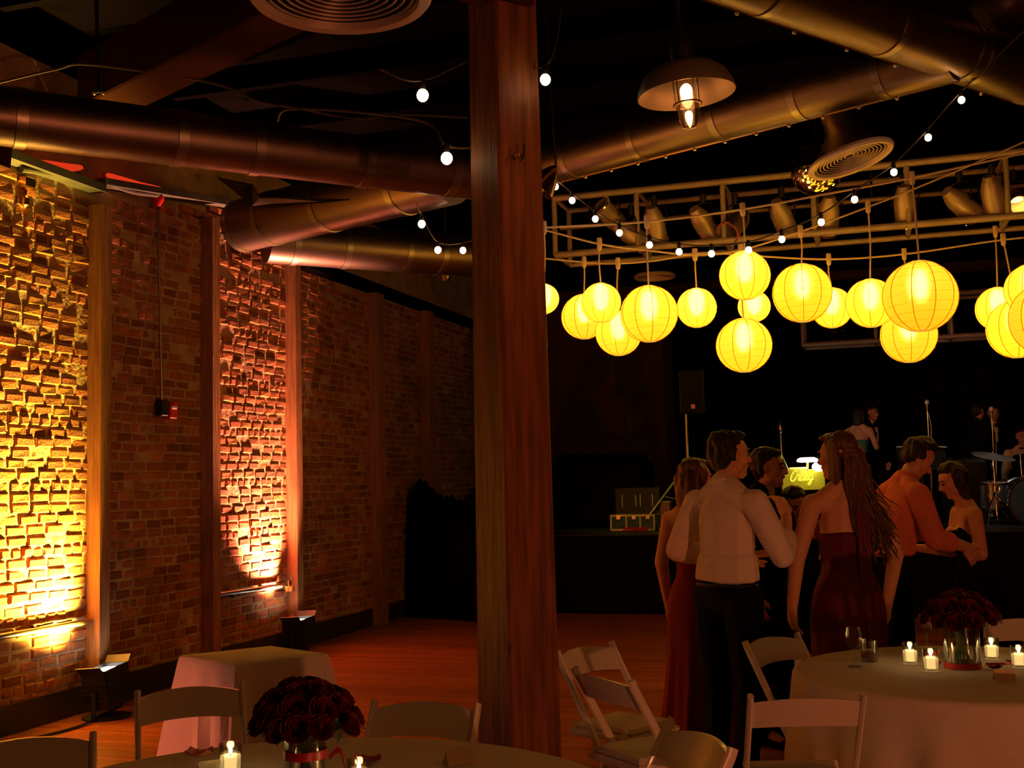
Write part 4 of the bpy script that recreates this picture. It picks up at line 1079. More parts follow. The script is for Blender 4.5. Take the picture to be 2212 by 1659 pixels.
# script strokes in board coordinates (x right, z up), 1 unit = one letter height
glyph = [[(.55, 1.25), (.42, 1.45), (.2, 1.3), (.02, .8), (.0, .3), (.15, .0), (.4, .1), (.58, .38)],
         [(.58, .38), (.68, .8), (.70, .92), (.76, .78), (.96, .78), (.92, .4), (.95, .06), (1.1, .2)],
         [(1.5, .66), (1.32, .76), (1.14, .5), (1.14, .15), (1.26, .02), (1.44, .3), (1.52, .7), (1.5, .15), (1.6, .05), (1.74, .3)],
         [(1.74, .3), (1.86, .7), (1.82, .2), (1.92, .05), (2.06, .28)], [(1.96, .98), (1.99, 1.04)],
         [(2.48, .66), (2.3, .76), (2.12, .5), (2.14, .15), (2.28, .06), (2.42, .34), (2.5, .72), (2.44, -.2), (2.3, -.55), (2.12, -.42), (2.3, -.1), (2.66, .25)]]
mb = MB(); sc = .096
for g_ in glyph:
    path = smooth_path([Vector((c_.x-.175+x_*sc*1.18+z_*.022, c_.y-.021, c_.z-.035+z_*sc)) for x_, z_ in g_], 5)
    mb.tube(path, .0075, 6)
mb.build('lettering', YELTXT, t)
lp = c_+Vector((.06, -.03, .22))
MB().lathe([(.0, .05), (.09, .05), (.13, .03), (.14, .0), (.1, -.012), (0, -.012)], 24, lp).build('lamp_shade', LAMPW, t)
MB().tube([lp, c_+Vector((.06, 0, .1))], .018, 8).build('lamp_stem', CASEY, t)
MB().ball(c_+Vector((.2, -.02, .145)), (.085, .03, .06), 14, 8).build('clip_lamp', LAMPW, t)
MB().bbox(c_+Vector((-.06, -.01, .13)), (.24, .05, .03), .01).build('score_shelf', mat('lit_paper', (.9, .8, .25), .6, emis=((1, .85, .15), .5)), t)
lamp('stand_light', 'POINT', lp+Vector((0, -.12, -.08)), (1, .85, .4), 2.2, .04, parent=t)

# microphone stands
def mic_stand(px, ytop, Y, label, boom=False, chrome=STEEL):
    h = P(px, ytop, Y); b0 = Vector((h.x, h.y, ST)); t = thing('microphone_stand', label, 'microphone stand', b0, group='microphone stands')
    MB().lathe([(.13, 0), (.13, .02), (.03, .035)], 20, b0).build('base', BLACKM, t)
    MB().tube([b0+UP*.02, h-UP*.12], [.012, .008], 8).build('pole', chrome, t)
    MB().tube([h-UP*.12, h-UP*.03], [.012, .018], 8).build('microphone', STEEL, t)
    MB().ball(h, (.03, .03, .035), 12, 8).build('grille_ball', mat('mic_ball', (.85, .8, .78), .4, .3), t)
    MB().tube(smooth_path([h-UP*.1, h-UP*.3+Vector((.03, -.02, 0)), h-UP*.6+Vector((.02, -.02, 0)), b0+UP*.3], 5), .005, 5).build('cable', CORDM, t)
mic_stand(2002, 869, 15.2, 'tall chrome microphone stand alone above the bending guest')
mic_stand(2141, 884, 14.6, 'microphone stand in front of the two suited players')
# guitar-like stand / instrument neck left of the board
q = P(1686, 935, 15.6); b0 = on(1693, 1100, 15.6)
t = thing('upright_stand', 'slim brassy instrument stand left of the yellow board', 'instrument stand', b0)
MB().tube([b0, q], [.014, .01], 8).build('pole', CASEY, t)
MB().lathe([(.012, 0), (.03, .04), (.02, .12), (.004, .2)], 10, q).build('finial', BRASS, t)
MB().tube([b0+UP*.95, b0+UP*.6+Vector((.13, -.03, 0))], .01, 6).build('arm', CASEY, t)
for a in (0, 120, 240):
    MB().tube([b0+UP*.35, b0+Vector((math.cos(R(a)), math.sin(R(a)), 0))*.3+UP*.01], .009, 6).build('leg', BLACKM, t)
# music stand with white papers
p_ = P(1990, 975, 14.9); b0 = Vector((p_.x, p_.y, ST)); t = thing('music_stand', 'dark music stand with white sheets beyond the bending guest', 'music stand', b0)
MB().bbox(p_-UP*.1, (.62, .02, .3), .005, Matrix.Rotation(R(-12), 3, 'X')).build('desk', BLACKM, t)
MB().tube([p_-UP*.2, b0], .014, 8).build('pole', BLACKM, t)
MB().lathe([(.2, 0), (.2, .015), (.02, .03)], 16, b0).build('base', BLACKM, t)
for dx in (-.2, .2): MB().box(p_+Vector((dx, -.01, .055)), (.2, .14, .012), Matrix.Rotation(R(6), 3, 'Y')).build('sheet', mat('white_sheet', (.85, .85, .85), .7), t, smooth=0)
MB().bbox(p_+Vector((0, .0, .13)), (.17, .06, .05), .012).build('clip_lamp', STEEL, t)
# tall stage monitor behind the dancing woman
p_ = on(2085, 1100, 14.7); t = thing('stage_loudspeaker', 'tall black stage loudspeaker behind the dancing woman', 'loudspeaker', p_)
MB().bbox(p_+UP*.42, (.42, .4, .84), .02).build('cabinet', BLACKM, t)
MB().bbox(p_+UP*.42+Vector((0, -.205, 0)), (.38, .012, .78), .004).build('grille', MATS['grille'], t)
for z_, x_ in ((.5, .14), (.33, .14)): MB().bbox(p_+Vector((x_, -.215, z_)), (.05, .008, .05 if z_ > .4 else .02), .002).build('badge', BRASS, t)

# drum kit, each piece its own thing
def chrome_leg_stand(b0, top, t, spread=.28):
    MB().tube([Vector((b0.x, b0.y, ST+.12)), top], .013, 10).build('pole', CHROME, t)
    for a in (90, 210, 330):
        d_ = Vector((math.cos(R(a)), math.sin(R(a)), 0))
        MB().tube([Vector((b0.x, b0.y, ST+.42)), Vector((b0.x, b0.y, ST+.01))+d_*spread], .011, 8).build('leg', CHROME, t)
    MB().lathe([(.022, 0), (.022, .07)], 10, Vector((b0.x, b0.y, ST+.4))).build('collar', CHROME, t)
tp = P(2146, 984, 14.0); b0 = Vector((tp.x, tp.y, ST))
t = thing('cymbal_stand', 'chrome stand with a tilted ride cymbal in front of the players', 'cymbal', b0)
chrome_leg_stand(b0, tp+UP*.05, t)
MB().lathe([(.0, .03), (.04, .028), (.06, .012), (.25, -.012), (.25, -.014), (.06, .009), (.0, .026)], 36, tp, Matrix.Rotation(R(7), 3, 'Y') @ Matrix.Rotation(R(14), 3, 'X')).build('cymbal', CYM, t)
MB().lathe([(.012, 0), (.016, .02), (.006, .04)], 10, tp+UP*.03).build('wing_nut', CHROME, t)
def drum(c, r, dep, axis, label, m_shell=STEEL, head=None, nl=8):
    c = Vector(c); M = Vector(axis).normalized().to_track_quat('Z', 'Y').to_matrix()
    t = thing('drum', label, 'drum', c-UP*r, group='drums of the kit'); ORG[t.name] = c-UP*r
    MB().lathe([(r, -dep/2), (r, dep/2)], 36, c, M, cap=False).build('shell', m_shell, t)
    for s_ in (-1, 1):
        MB().lathe([(0, s_*dep*.5), (r*.97, s_*dep*.5)], 36, c, M, cap=False).build('drum_head', head or WHITEX, t)
        MB().lathe([(r*.97, s_*(dep*.5-.02)), (r*1.05, s_*(dep*.5-.02)), (r*1.05, s_*(dep*.5+.012)), (r*.97, s_*(dep*.5+.012))], 36, c, M, cap=False).build('hoop', CHROME, t)
    for k in range(nl):
        a = 2*math.pi*k/nl; q = Vector((math.cos(a)*r*1.07, math.sin(a)*r*1.07, 0))
        MB().tube([c+M @ (q-Vector((0, 0, dep*.45))), c+M @ (q+Vector((0, 0, dep*.45)))], .008, 6).build('tension_rod', CHROME, t)
    return t
bd = on(2222, 1090, 14.0)
drum(bd+UP*.29, .28, .4, (-.12, -1, .0), 'bass drum with a black head at the right picture edge', BLACKM, BLACKM)
drum(P(2176, 1062, 14.3), .13, .2, (0, -.35, .9), 'small chrome tom drum left of the bass drum', STEEL)
ft = on(2150, 1120, 14.15); drum(ft+UP*.36, .15, .3, (0, -.1, 1), 'chrome snare drum under the cymbal', STEEL)
tp = P(2206, 1000, 14.2); b0 = Vector((tp.x, tp.y, ST))
t = thing('hardware_stand', 'chrome hardware stand at the right edge above the bass drum', 'drum stand', b0+Vector((.0, .25, 0))); ORG[t.name] = b0
t.location = b0
chrome_leg_stand(b0, tp+UP*.1, t, .2)
MB().tube([tp-UP*.25, tp-UP*.3+Vector((-.12, 0, .02))], .012, 8).build('arm', CHROME, t)

# ------------------------------------------------------------------ stage lighting (from the par cans on the trusses)
c0 = P(1806, 716, 16.6)
lamp('stage_yellow', 'SPOT', TA+WN*.5+UP*.35+WD*.4, (1, .72, .12), E_STAGE_Y, .08, P(1390, 1130, 15.2), 26, .6)
lamp('stage_yellow', 'SPOT', TA+WN*2.6+UP*.35+WD*.4, (1, .78, .1), E_STAGE_Y*.5, .08, P(1740, 1030, 15.3), 10, .5)
lamp('stage_white', 'SPOT', TA+WN*4.9+UP*.2+WD*.5, (1, .93, .85), E_STAGE_W, .08, P(2170, 1060, 14.2), 14, .5)
lamp('stage_white', 'SPOT', TA+WN*3.4+UP*.2+WD*.5, (1, .9, .8), E_STAGE_W*.35, .08, P(2000, 940, 15.0), 12, .5)
lamp('stage_rose', 'SPOT', TA+WN*3.9+UP*.3+WD*.5, (1, .35, .2), E_STAGE_W*.5, .1, P(2010, 930, 17), 26, .6)

# ------------------------------------------------------------------ people
def hull(bm, c0, r0, c1=None, r1=None):
    def tup(r): return r if isinstance(r, (tuple, list)) else (r, r, r)
    n0 = MB(); n0.ball(c0, tup(r0), 10, 7)
    if c1 is not None: n0.ball(c1, tup(r1 if r1 is not None else r0), 10, 7)
    b2 = bmesh.new(); vs = [b2.verts.new(v) for v in n0.v]
    res = bmesh.ops.convex_hull(b2, input=vs, use_existing_faces=False)
    dead = [g for g in res['geom_interior'] if isinstance(g, bmesh.types.BMVert)] + [g for g in res['geom_unused'] if isinstance(g, bmesh.types.BMVert)]
    if dead: bmesh.ops.delete(b2, geom=list(set(dead)), context='VERTS')
    bmesh.ops.recalc_face_normals(b2, faces=b2.faces)
    mp_ = {v: bm.verts.new(v.co) for v in b2.verts}
    for f_ in b2.faces: bm.faces.new([mp_[v] for v in f_.verts])
    b2.free()
TMP = bpy.data.scenes.new('workbench')
def grow(prims, name, m_, parent, voxel, smooth=4, disp=None):
    bm = bmesh.new()
    for p_ in prims: hull(bm, *p_)
    me = bpy.data.meshes.new(name); bm.to_mesh(me); bm.free()
    o = bpy.data.objects.new(name+'_tmp', me); TMP.collection.objects.link(o)
    md = o.modifiers.new('r', 'REMESH'); md.mode = 'VOXEL'; md.voxel_size = voxel; md.use_smooth_shade = True
    sm = o.modifiers.new('s', 'SMOOTH'); sm.factor = .5; sm.iterations = smooth
    TMP.view_layers[0].update(); dg = TMP.view_layers[0].depsgraph
    me2 = bpy.data.meshes.new_from_object(o.evaluated_get(dg)); me2.name = name
    bpy.data.objects.remove(o); bpy.data.meshes.remove(me)
    if disp:
        new = []
        for q, nn in [(v.co.copy(), v.normal.copy()) for v in me2.vertices]:
            new += list(q+nn*(disp[0]*mnoise.noise(Vector((q.x*disp[1], q.y*disp[1], q.z*disp[1]*.45)))))
        me2.vertices.foreach_set('co', new); me2.update()
    me2.shade_smooth(); me2.materials.clear(); me2.materials.append(m_)
    r_ = bpy.data.objects.new(name, me2); col.objects.link(r_); r_.parent = parent; return r_
def V(*a): return Vector(a)
def person(base, rz, label, H=1.75, lean=0., turn=0., nod=0., arms=None, top=None, bottom=None, hair='short', hair_m=HAIRD, vox=.0085, skirt=None, extras=(), female=False, sit=False, side=0., roll=0., cat='person'):
    """arms: {'L': (elbow, wrist, handdir), 'R': ...} in local metres of a 1.75 m body, x right, y front."""
    k = H/1.75; base = Vector(base)
    t = thing('person', label, cat, base, rz)
    hipz = .93
    Rl = Matrix.Rotation(-lean, 3, 'X') @ Matrix.Rotation(side, 3, 'Y')
    piv = V(0, 0, hipz)
    def U(v): return (piv+Rl @ (Vector(v)-piv))*k
    def Lo(v): return Vector(v)*k
    sh = .165 if female else .19
    ls = []; body = []; torso = []; legs = []; sleeves = []; fore = []
    hipw = .095
    # legs
    for sx in (-1, 1):
        if sit: an, kn = V(sx*.13, .42, .52), V(sx*.14, .42, .94)
        else: an, kn = V(sx*.10, -.01, .08), V(sx*.10, .02, .49)
        hp = V(sx*hipw, 0, hipz)
        legs += [(Lo(hp), (.078 if female else .088)*k, Lo(kn), .058*k), (Lo(kn), .057*k, Lo(an+V(0, -.01, .1)), .045*k), (Lo(an+V(0, -.01, .1)), .045*k, Lo(an), .038*k)]
        body += [(Lo(an), .036*k, Lo(an+V(sx*.02, .13, -.045)), .028*k), (Lo(an+V(0, -.03, -.045)), .03*k, Lo(an+V(sx*.02, .13, -.05)), .025*k)]
    # torso
    w1 = (.135, .10, .10) if female else (.145, .105, .10)
    w2 = (.112, .085, .09) if female else (.138, .10, .09)
    w3 = (.13, .095, .10) if female else (.155, .11, .10)
    sc_ = lambda r: tuple(x*k for x in r)
    torso += [(U((0, -.01, .95)), sc_(w1), U((0, 0, 1.10)), sc_(w2)), (U((0, 0, 1.10)), sc_(w2), U((0, .0, 1.30)), sc_(w3)),
              (U((0, 0, 1.30)), sc_(w3), U((0, -.012, 1.40)), sc_((sh*.62, .075, .06))), (U((-sh*.9, -.012, 1.405)), .05*k, U((sh*.9, -.012, 1.405)), .05*k),
              (U((-.105, -.02, 1.43)), .045*k, U((-.01, -.02, 1.5)), .045*k), (U((.105, -.02, 1.43)), .045*k, U((.01, -.02, 1.5)), .045*k)]
    if female: torso += [(U((-.065, .085, 1.27)), .055*k), (U((.065, .085, 1.27)), .055*k)]
    neck = [(U((0, -.015, 1.43)), .062*k, U((0, .005, 1.55)), .052*k)]
    # arms
    arms = arms or {}
    hands = []
    for nm, sx in (('L', -1), ('R', 1)):
        el, wr, hd = arms.get(nm, (V(sx*(sh+.06), -.03, 1.14), V(sx*(sh+.075), .05, .90), V(0, .15, -1)))
        shp = V(sx*sh, -.012, 1.40)
        sleeves += [(U(shp), .052*k, U(el), .043*k)]
        fore += [(U(el), .042*k, U(wr), .029*k)]
        D_ = (Rl @ Vector(hd)).normalized(); Wp = U(wr)
        N_ = V(-sx, .2, 0); N_ = (N_-D_*N_.dot(D_))
        if N_.length < .2: N_ = V(0, 0, 1)-D_*D_.z
        N_.normalize(); L_ = D_.cross(N_).normalized()
        if L_.y < 0: L_ = -L_
        palm = Wp+D_*.045*k
        hands += [(Wp, .026*k, Wp+D_*.03*k, .026*k), (Wp+D_*.03*k+L_*.02*k, .017*k, Wp+D_*.085*k+L_*.028*k, .013*k), (Wp+D_*.03*k-L_*.02*k, .017*k, Wp+D_*.085*k-L_*.028*k, .013*k), (Wp+D_*.05*k, .02*k, Wp+D_*.085*k, .014*k)]
        for q, (off, ln) in enumerate([(.033, .066), (.0115, .075), (-.0115, .07), (-.033, .056)]):
            b_ = Wp+D_*.088*k+L_*off*k; m1 = b_+(D_*.55+L_*off*2.2+N_*.25)*ln*k; m2 = m1+(D_*.34+N_*.42)*ln*k
            hands += [(b_, .0088*k, m1, .008*k), (m1, .008*k, m2, .0068*k)]
        tb = Wp+D_*.028*k+L_*.026*k
        hands += [(tb, .014*k, tb+(D_*.03+L_*.032+N_*.012)*k, .0105*k), (tb+(D_*.03+L_*.032+N_*.012)*k, .0105*k, tb+(D_*.064+L_*.034+N_*.024)*k, .008*k)]
    # head
    Rh = Rl @ Matrix.Rotation(turn, 3, 'Z') @ Matrix.Rotation(-nod, 3, 'X') @ Matrix.Rotation(roll, 3, 'Y')
    hc = U((0, .03, 1.635))
    def Hd(x, y, z): return hc+(Rh @ Vector((x, y, z)))*k
    head = [(Hd(0, -.012, .03), .086*k, Hd(0, .012, .022), .082*k), (Hd(0, -.01, .04), (.076*k, .09*k, .08*k)), (Hd(0, .035, -.02), .058*k, Hd(0, .052, -.088), .030*k), (Hd(-.036, .02, -.055), .034*k, Hd(.036, .02, -.055), .034*k),
            (Hd(0, .088, .012), .010*k, Hd(0, .108, -.026), .014*k), (Hd(-.013, .092, -.03), .010*k, Hd(.013, .092, -.03), .010*k), (Hd(-.036, .068, .032), .016*k, Hd(.036, .068, .032), .016*k),
            (Hd(-.018, .077, -.056), .011*k, Hd(.018, .077, -.056), .011*k), (Hd(0, .07, -.092), .018*k), (Hd(-.043, .05, -.02), .03*k), (Hd(.043, .05, -.02), .03*k)]
    for sx in (-1, 1): head += [(Hd(sx*.083, -.005, .012), (.011*k, .018*k, .026*k), Hd(sx*.078, .004, -.022), .010*k)]
    allb = torso+neck+sleeves+fore+hands+head+legs+body
    grow(allb, 'body', SKIN, t, vox, 2)
    for sx in (-1, 1):
        MB().ball(Hd(sx*.032, .0865, .004), (.0105*k, .0105*k, .0075*k), 10, 8).build('eye', EYE, t, world=False)
        MB().tube([Hd(sx*.016, .092, .026), Hd(sx*.034, .092, .031), Hd(sx*.052, .08, .024)], .0045*k, 6).build('eyebrow', hair_m, t, world=False)
    MB().tube([Hd(-.022, .085, -.056), Hd(-.006, .0925, -.052), Hd(.006, .0925, -.052), Hd(.022, .085, -.056)], [.003*k, .006*k, .006*k, .003*k], 8).build('mouth', LIP, t, world=False)
    # hair
    hp = [(Hd(0, -.022, .066), (.088*k, .098*k, .066*k)), (Hd(0, -.045, .02), (.086*k, .066*k, .085*k)), (Hd(0, -.03, .1), (.066*k, .07*k, .035*k), Hd(0, .045, .098), (.056*k, .035*k, .022*k)),
          (Hd(-.078, -.022, .02), (.018*k, .03*k, .05*k)), (Hd(.078, -.022, .02), (.018*k, .03*k, .05*k))]
    if hair == 'short': hp.append((Hd(0, -.06, -.03), (.06*k, .03*k, .05*k)))
    if hair in ('bob', 'long'):
        hp += [(Hd(0, -.06, 0), (.095*k, .06*k, .07*k), Hd(0, -.07, -.12), (.085*k, .05*k, .06*k)), (Hd(-.085, -.02, .03), (.022*k, .05*k, .06*k), Hd(-.08, -.025, -.1), (.024*k, .04*k, .05*k)), (Hd(.085, -.02, .03), (.022*k, .05*k, .06*k), Hd(.08, -.025, -.1), (.024*k, .04*k, .05*k))]
    grow(hp, 'hair', hair_m, t, vox*.8, 2, (.009, 38))
    if hair == 'long':
        grow([(Hd(0, -.085, -.06), (.09*k, .04*k, .06*k), Hd(.015, -.105, -.2), (.085*k, .03*k, .06*k)), (Hd(.015, -.105, -.2), (.085*k, .03*k, .06*k), Hd(.06, -.115, -.36), (.065*k, .022*k, .06*k)), (Hd(.06, -.115, -.36), (.06*k, .02*k, .05*k), Hd(.10, -.115, -.46), (.03*k, .015*k, .03*k))], 'hair_back', hair_m, t, vox, 3, (.012, 30))
        rr = random.Random(int(H*1000)); mb = MB()
        for q in range(170):
            a = rr.uniform(-1, 1); x0 = a*.085; st = Hd(x0, -.075-.035*(1-a*a), rr.uniform(-.1, .0)); ln = rr.uniform(.24, .46); ph = rr.uniform(0, 6)
            dx = .03+.10*rr.random(); wv = rr.uniform(.010, .022)
            pts = [st+Vector((dx*f_*k*(.35+f_)+wv*math.sin(f_*11+ph)*f_, -.03*f_*k+wv*math.cos(f_*10+ph)*f_-.012, -ln*f_*k)) for f_ in [i/13 for i in range(14)]]
            mb.tube(pts, [.0062*k*(1-.6*(i/13)**2) for i in range(14)], 5)
        mb.build('hair_locks', hair_m, t, world=False)
    def infl(pr, d_):
        out = []
        for p_ in pr:
            q = list(p_)
            for i in (1, 3):
                if i < len(q) and q[i] is not None: q[i] = tuple(x+d_ for x in q[i]) if isinstance(q[i], (tuple, list)) else q[i]+d_
            out.append(tuple(q))
        return out
    def fn(kind):
        return kind
    # clothing
    if top:
        kind, m_ = top
        if kind == 'shirt':
            cuff = [(f_[0], f_[1], f_[0]+(f_[2]-f_[0])*.45, .038*k) for f_ in fore]
            pr = infl([(U((0, 0, 1.06)), sc_((.14, .10, .05)), U((0, 0, 1.12)), sc_(w2))]+torso[1:], .014*k)+infl(sleeves, .017*k)+infl(cuff, .015*k)+[(U((0, -.014, 1.44)), .068*k, U((0, -.006, 1.50)), .06*k)]
            pr += [(U((0, -.005, 1.03)), sc_((.180, .140, .028)), U((0, 0, 1.13)), sc_((.168, .128, .05)))]
            grow(pr, 'shirt', m_, t, vox*1.05, 3, (.016, 10))
            MB().lathe([(.066*k, -.02*k), (.074*k, -.022*k), (.067*k, .024*k), (.060*k, .026*k), (.066*k, -.02*k)], 24, U((0, -.01, 1.50)), Rl, cap=False).build('collar', m_, t, world=False)
        if kind == 'jacket':
            pr = infl(torso, .026*k)+infl(sleeves, .024*k)+infl(fore, .022*k)+[(U((0, 0, .86)), sc_((.175, .13, .06)), U((0, 0, 1.05)), sc_((.165, .125, .06)))]
            grow(pr, 'jacket', m_, t, vox*1.2, 3, (.006, 9))
            grow([(U((0, .103, 1.40)), sc_((.045, .014, .03)), U((0, .128, 1.20)), sc_((.02, .012, .02))), (U((0, -.006, 1.47)), .064*k, U((0, .0, 1.51)), .061*k)], 'shirt_front', SHIRT, t, vox, 2)
            grow([(U((-.045, .10, 1.475)), .018*k, U((0, .112, 1.47)), .008*k), (U((.045, .10, 1.475)), .018*k, U((0, .112, 1.47)), .008*k)], 'bow_tie', BLACKS, t, vox*.8, 1)
        if kind == 'vest':
            cuff = [(f_[0], f_[1], f_[0]+(f_[2]-f_[0])*.9, .032*k) for f_ in fore]
            grow(infl([(U((0, 0, 1.06)), sc_((.14, .10, .05)), U((0, 0, 1.12)), sc_(w2))]+torso[1:], .012*k)+infl(sleeves, .016*k)+infl(cuff, .013*k)+[(U((0, -.014, 1.44)), .068*k, U((0, -.004, 1.50)), .06*k)], 'shirt', m_, t, vox*1.05, 3, (.010, 11))
            grow(infl([(U((0, 0, 1.04)), sc_((.145, .105, .06)), U((0, 0, 1.12)), sc_(w2)), torso[1]], .022*k)+[(U((-.1, -.02, 1.42)), .05*k, U((-.09, -.02, 1.28)), .1*k), (U((.1, -.02, 1.42)), .05*k, U((.09, -.02, 1.28)), .1*k)], 'waistcoat', BLACKS, t, vox*1.1, 2)
            grow([(U((-.05, .10, 1.475)), .02*k, U((0, .112, 1.47)), .009*k), (U((.05, .10, 1.475)), .02*k, U((0, .112, 1.47)), .009*k)], 'bow_tie', BLACKS, t, vox*.8, 1)
        if kind == 'strapless':
            zt = 1.29
            pr = [(U((0, -.01, .95)), tuple(x+.014*k for x in sc_(w1)), U((0, 0, 1.10)), tuple(x+.014*k for x in sc_(w2))), (U((0, 0, 1.10)), tuple(x+.014*k for x in sc_(w2)), U((0, .0, 1.235)), (w3[0]*k+.012*k, w3[1]*k+.012*k, .045*k)),
                  (U((-.065, .085, 1.26)), .062*k), (U((.065, .085, 1.26)), .062*k)]
            grow(pr, 'bodice', m_, t, vox, 3, (.004, 14))
    if bottom:
        kind, m_ = bottom
        if kind == 'trousers':
            grow(infl(legs, .018*k)+[(U((0, -.01, .95)), tuple(x+.012*k for x in sc_(w1)), U((0, -.005, 1.03)), tuple(x+.008*k for x in sc_((w2[0], w2[1], .03))))], 'trousers', m_, t, vox*1.3, 3, (.006, 8))
            for sx in (-1, 1):
                an = V(sx*.13, .42, .52) if sit else V(sx*.10, -.01, .08)
                grow([(Lo(an+V(0, -.035, -.04)), .038*k, Lo(an+V(sx*.02, .15, -.048)), .032*k), (Lo(an), .042*k)], 'shoe', BLACKS, t, vox, 2)
        if kind == 'skirt':
            mb = MB(); n = 64; vs = []; rr = random.Random(7); ph = rr.uniform(0, 6)
            lv = [(1.06, .126, .10, 0), (.98, .165, .128, .001), (.90, .188, .145, .002), (.8, .192, .15, .004), (.68, .19, .155, .010), (.45, .20, .18, .018), (.2, .235, .21, .026), (.02, .26, .235, .032)]
            hem = skirt if skirt else .02
            for (z, rx, ry, am) in lv:
                z = 1.06-(1.06-z)*(1.06-hem)/(1.04)
                for j in range(n):
                    a = 2*math.pi*j/n; q = 1+am*7*math.sin(9*a+ph+.6*math.sin(2*a))*.35+am*2*math.sin(17*a)
                    v = Vector((rx*q*math.cos(a), ry*q*math.sin(a)-.01, z))
                    v = U(v) if z > .85 else Lo(v)+(U((0, 0, .85))-Lo((0, 0, .85)))*max(0, (z-.4)/.45)
                    vs.append(v)
            fs = [(i*n+j, i*n+n+j, i*n+n+(j+1) % n, i*n+(j+1) % n) for i in range(len(lv)-1) for j in range(n)]
            mb.add(vs, [tuple(reversed(f_)) for f_ in fs]); o = mb.build('skirt', m_, t, world=False, smooth=80)
            sd = o.modifiers.new('s', 'SUBSURF'); sd.levels = 1; sd.render_levels = 1
    for e_ in extras: e_(t, U, Hd, k)
    return t
def floor_at(px, Y):
    p_ = P(px, 1050, Y); return Vector((p_.x, p_.y, 0))
def stage_at(px, Y):
    p_ = P(px, 1050, Y); return Vector((p_.x, p_.y, ST))

# guests
def belt(t, U, Hd, k):
    pts = [U((math.cos(a)*.160, math.sin(a)*.121-.005, 1.0)) for a in [2*math.pi*i/32 for i in range(32)]]
    MB().tube(pts, .010*k, 8, closed=True).build('belt', BLACKM, t, world=False)
def beer(t, U, Hd, k): pass
person(floor_at(1563, 6.05), R(-52), 'man in a white shirt and dark trousers, seen from behind with one arm raised', 1.83, lean=R(2), turn=R(-22), nod=R(-4),
       arms={'R': (V(.27, .10, 1.15), V(.13, .30, 1.33), V(-.45, .15, .85)), 'L': (V(-.29, -.06, 1.16), V(-.12, .22, 1.12), V(.8, .5, 0))},
       top=('shirt', SHIRT), bottom=('trousers', BLACKS), hair_m=HAIRD, extras=(belt,), vox=.0075)
def glass_in_hand(t, U, Hd, k): pass
person(floor_at(1498, 6.75), R(-40), 'woman in a long red dress mostly hidden behind the man in white', 1.70, female=True, turn=R(-20),
       top=('strapless', REDDRESS), bottom=('skirt', REDDRESS), hair='bob', hair_m=HAIRB)
person(floor_at(1652, 7.1), R(-128), 'man in a black tuxedo with bow tie right of the white shirt', 1.76, turn=R(12),
       arms={'L': (V(-.27, .04, 1.16), V(-.12, .25, 1.2), V(.5, .3, .5))}, top=('jacket', BLACKS), bottom=('trousers', BLACKS))
person(floor_at(1708, 7.5), R(172), 'man in a white shirt with black waistcoat and bow tie, head bowed between two guests', 1.54, lean=R(13), nod=R(10), turn=R(18),
       top=('vest', SHIRT), bottom=('trousers', BLACKS))
def sash(t, U, Hd, k):
    mb = MB(); pts = [U(v) for v in ((.035, -.11, 1.47), (.05, -.125, 1.35), (.055, -.125, 1.2), (.055, -.125, 1.05), (.06, -.165, .85), (.065, -.19, .6))]
    path = smooth_path(pts, 5); vs = []
    for p_ in path: vs += [p_+Vector((-.032*k, 0, 0)), p_+Vector((.032*k, 0, 0)), p_+Vector((.032*k, .006, 0)), p_+Vector((-.032*k, .006, 0))]
    fs = [(i*4+j, i*4+4+j, i*4+4+(j+1) % 4, i*4+(j+1) % 4) for i in range(len(path)-1) for j in range(4)]
    mb.add(vs, fs); mb.build('sash', MAROON, t, world=False)
person(floor_at(1818, 6.12), R(6), 'woman in a maroon strapless gown with long wavy brown hair, back to the lens', 1.81, female=True, turn=R(38),
       arms={'L': (V(-.27, -.05, 1.13), V(-.285, .0, .90), V(0, .12, -1)), 'R': (V(.26, -.02, 1.14), V(.25, .08, .9), V(0, .2, -1))},
       top=('strapless', MAROON), bottom=('skirt', MAROON), hair='long', hair_m=HAIRB, extras=(sash,), vox=.0075)
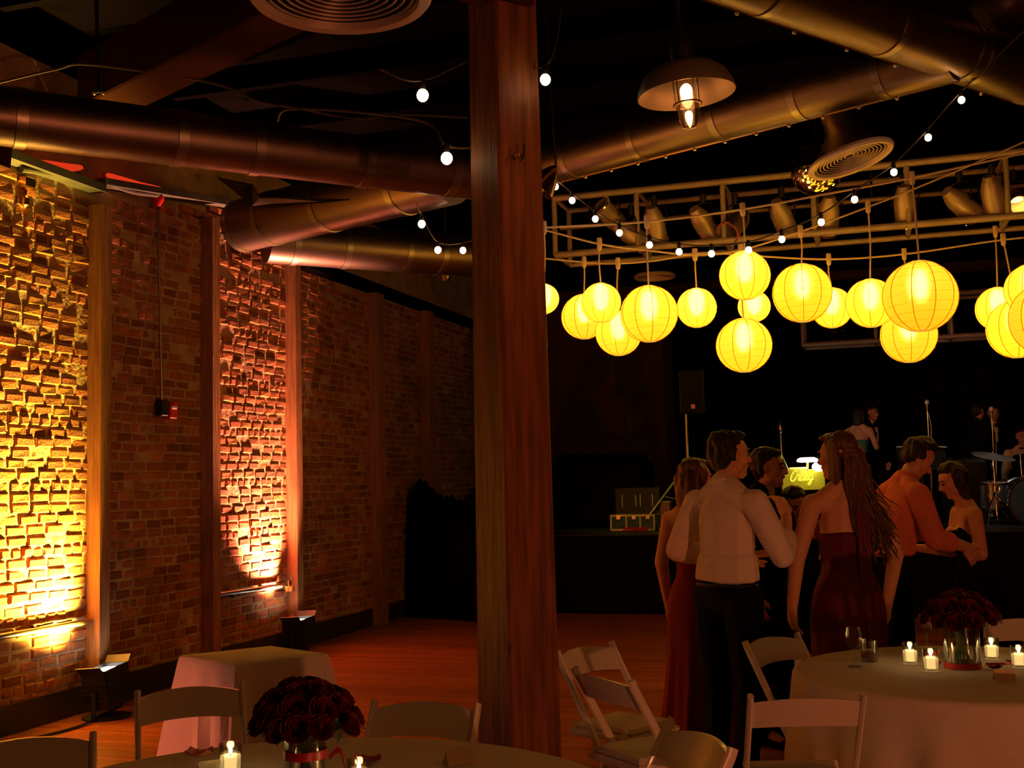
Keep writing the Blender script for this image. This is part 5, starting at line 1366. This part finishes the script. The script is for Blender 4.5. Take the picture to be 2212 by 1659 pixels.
person(floor_at(1908, 7.5), R(-80), 'man in a salmon shirt bending towards the dancing woman', 1.86, lean=R(17), nod=R(22), turn=R(-6),
       arms={'R': (V(.24, .12, 1.16), V(.17, .36, 1.17), V(-.1, .8, -.45)), 'L': (V(-.24, .1, 1.16), V(-.14, .36, 1.22), V(.1, .9, 0))},
       top=('shirt', SALMON), bottom=('trousers', BLACKS), extras=(belt,))
person(floor_at(2100, 7.7), R(88), 'woman in a black strapless dress leaning in to dance with the bending man', 1.66, female=True, lean=R(8), nod=R(12),
       arms={'L': (V(-.24, .02, 1.13), V(-.18, .3, 1.33), V(0, .7, .5)), 'R': (V(.24, .06, 1.13), V(.18, .32, 1.2), V(0, 1, .1))},
       top=('strapless', BLACKS), bottom=('skirt', BLACKC), skirt=.5, hair='bob', hair_m=HAIRD)
# the band
BV = .013
person(stage_at(1862, 16.2), R(-30), 'singer in a teal sequin strapless top, back to the lens, on stage', 1.58, female=True, turn=R(-10),
       arms={'R': (V(.25, .0, 1.13), V(.2, .2, 1.1), V(0, 1, .2))}, top=('strapless', TEAL), bottom=('skirt', BLACKC), hair='bob', vox=BV)
person(stage_at(1888, 16.7), R(-150), 'man in a dark suit standing behind the teal singer on stage', 1.63, turn=R(10), top=('jacket', BLACKS), bottom=('trousers', BLACKS), vox=BV)
person(stage_at(2117, 15.9), R(-75), 'dark haired player in a black suit facing right beside the microphone', 1.56, top=('jacket', BLACKS), bottom=('trousers', BLACKS), vox=BV)
person(stage_at(2154, 16.3), R(175), 'player in a tuxedo with white shirt front facing the hall', 1.56, top=('jacket', BLACKS), bottom=('trousers', BLACKS), vox=BV)
person(stage_at(2214, 15.3)+UP*-.42, R(170), 'drummer seated behind the bass drum at the picture edge', 1.62, sit=True, top=('vest', SHIRT), bottom=('trousers', BLACKS), vox=BV)

q = stage_at(2214, 15.3)
t = thing('drum_stool', 'black stool under the seated drummer', 'stool', q)
MB().lathe([(0, .36), (.15, .36), (.16, .38), (.16, .40), (0, .41)], 20, q).build('seat', BLACKM, t)
for a in (0, 120, 240):
    MB().tube([q+UP*.36, q+Vector((math.cos(R(a)), math.sin(R(a)), 0))*.22], .012, 6).build('leg', STEEL, t)
bpy.data.scenes.remove(TMP)
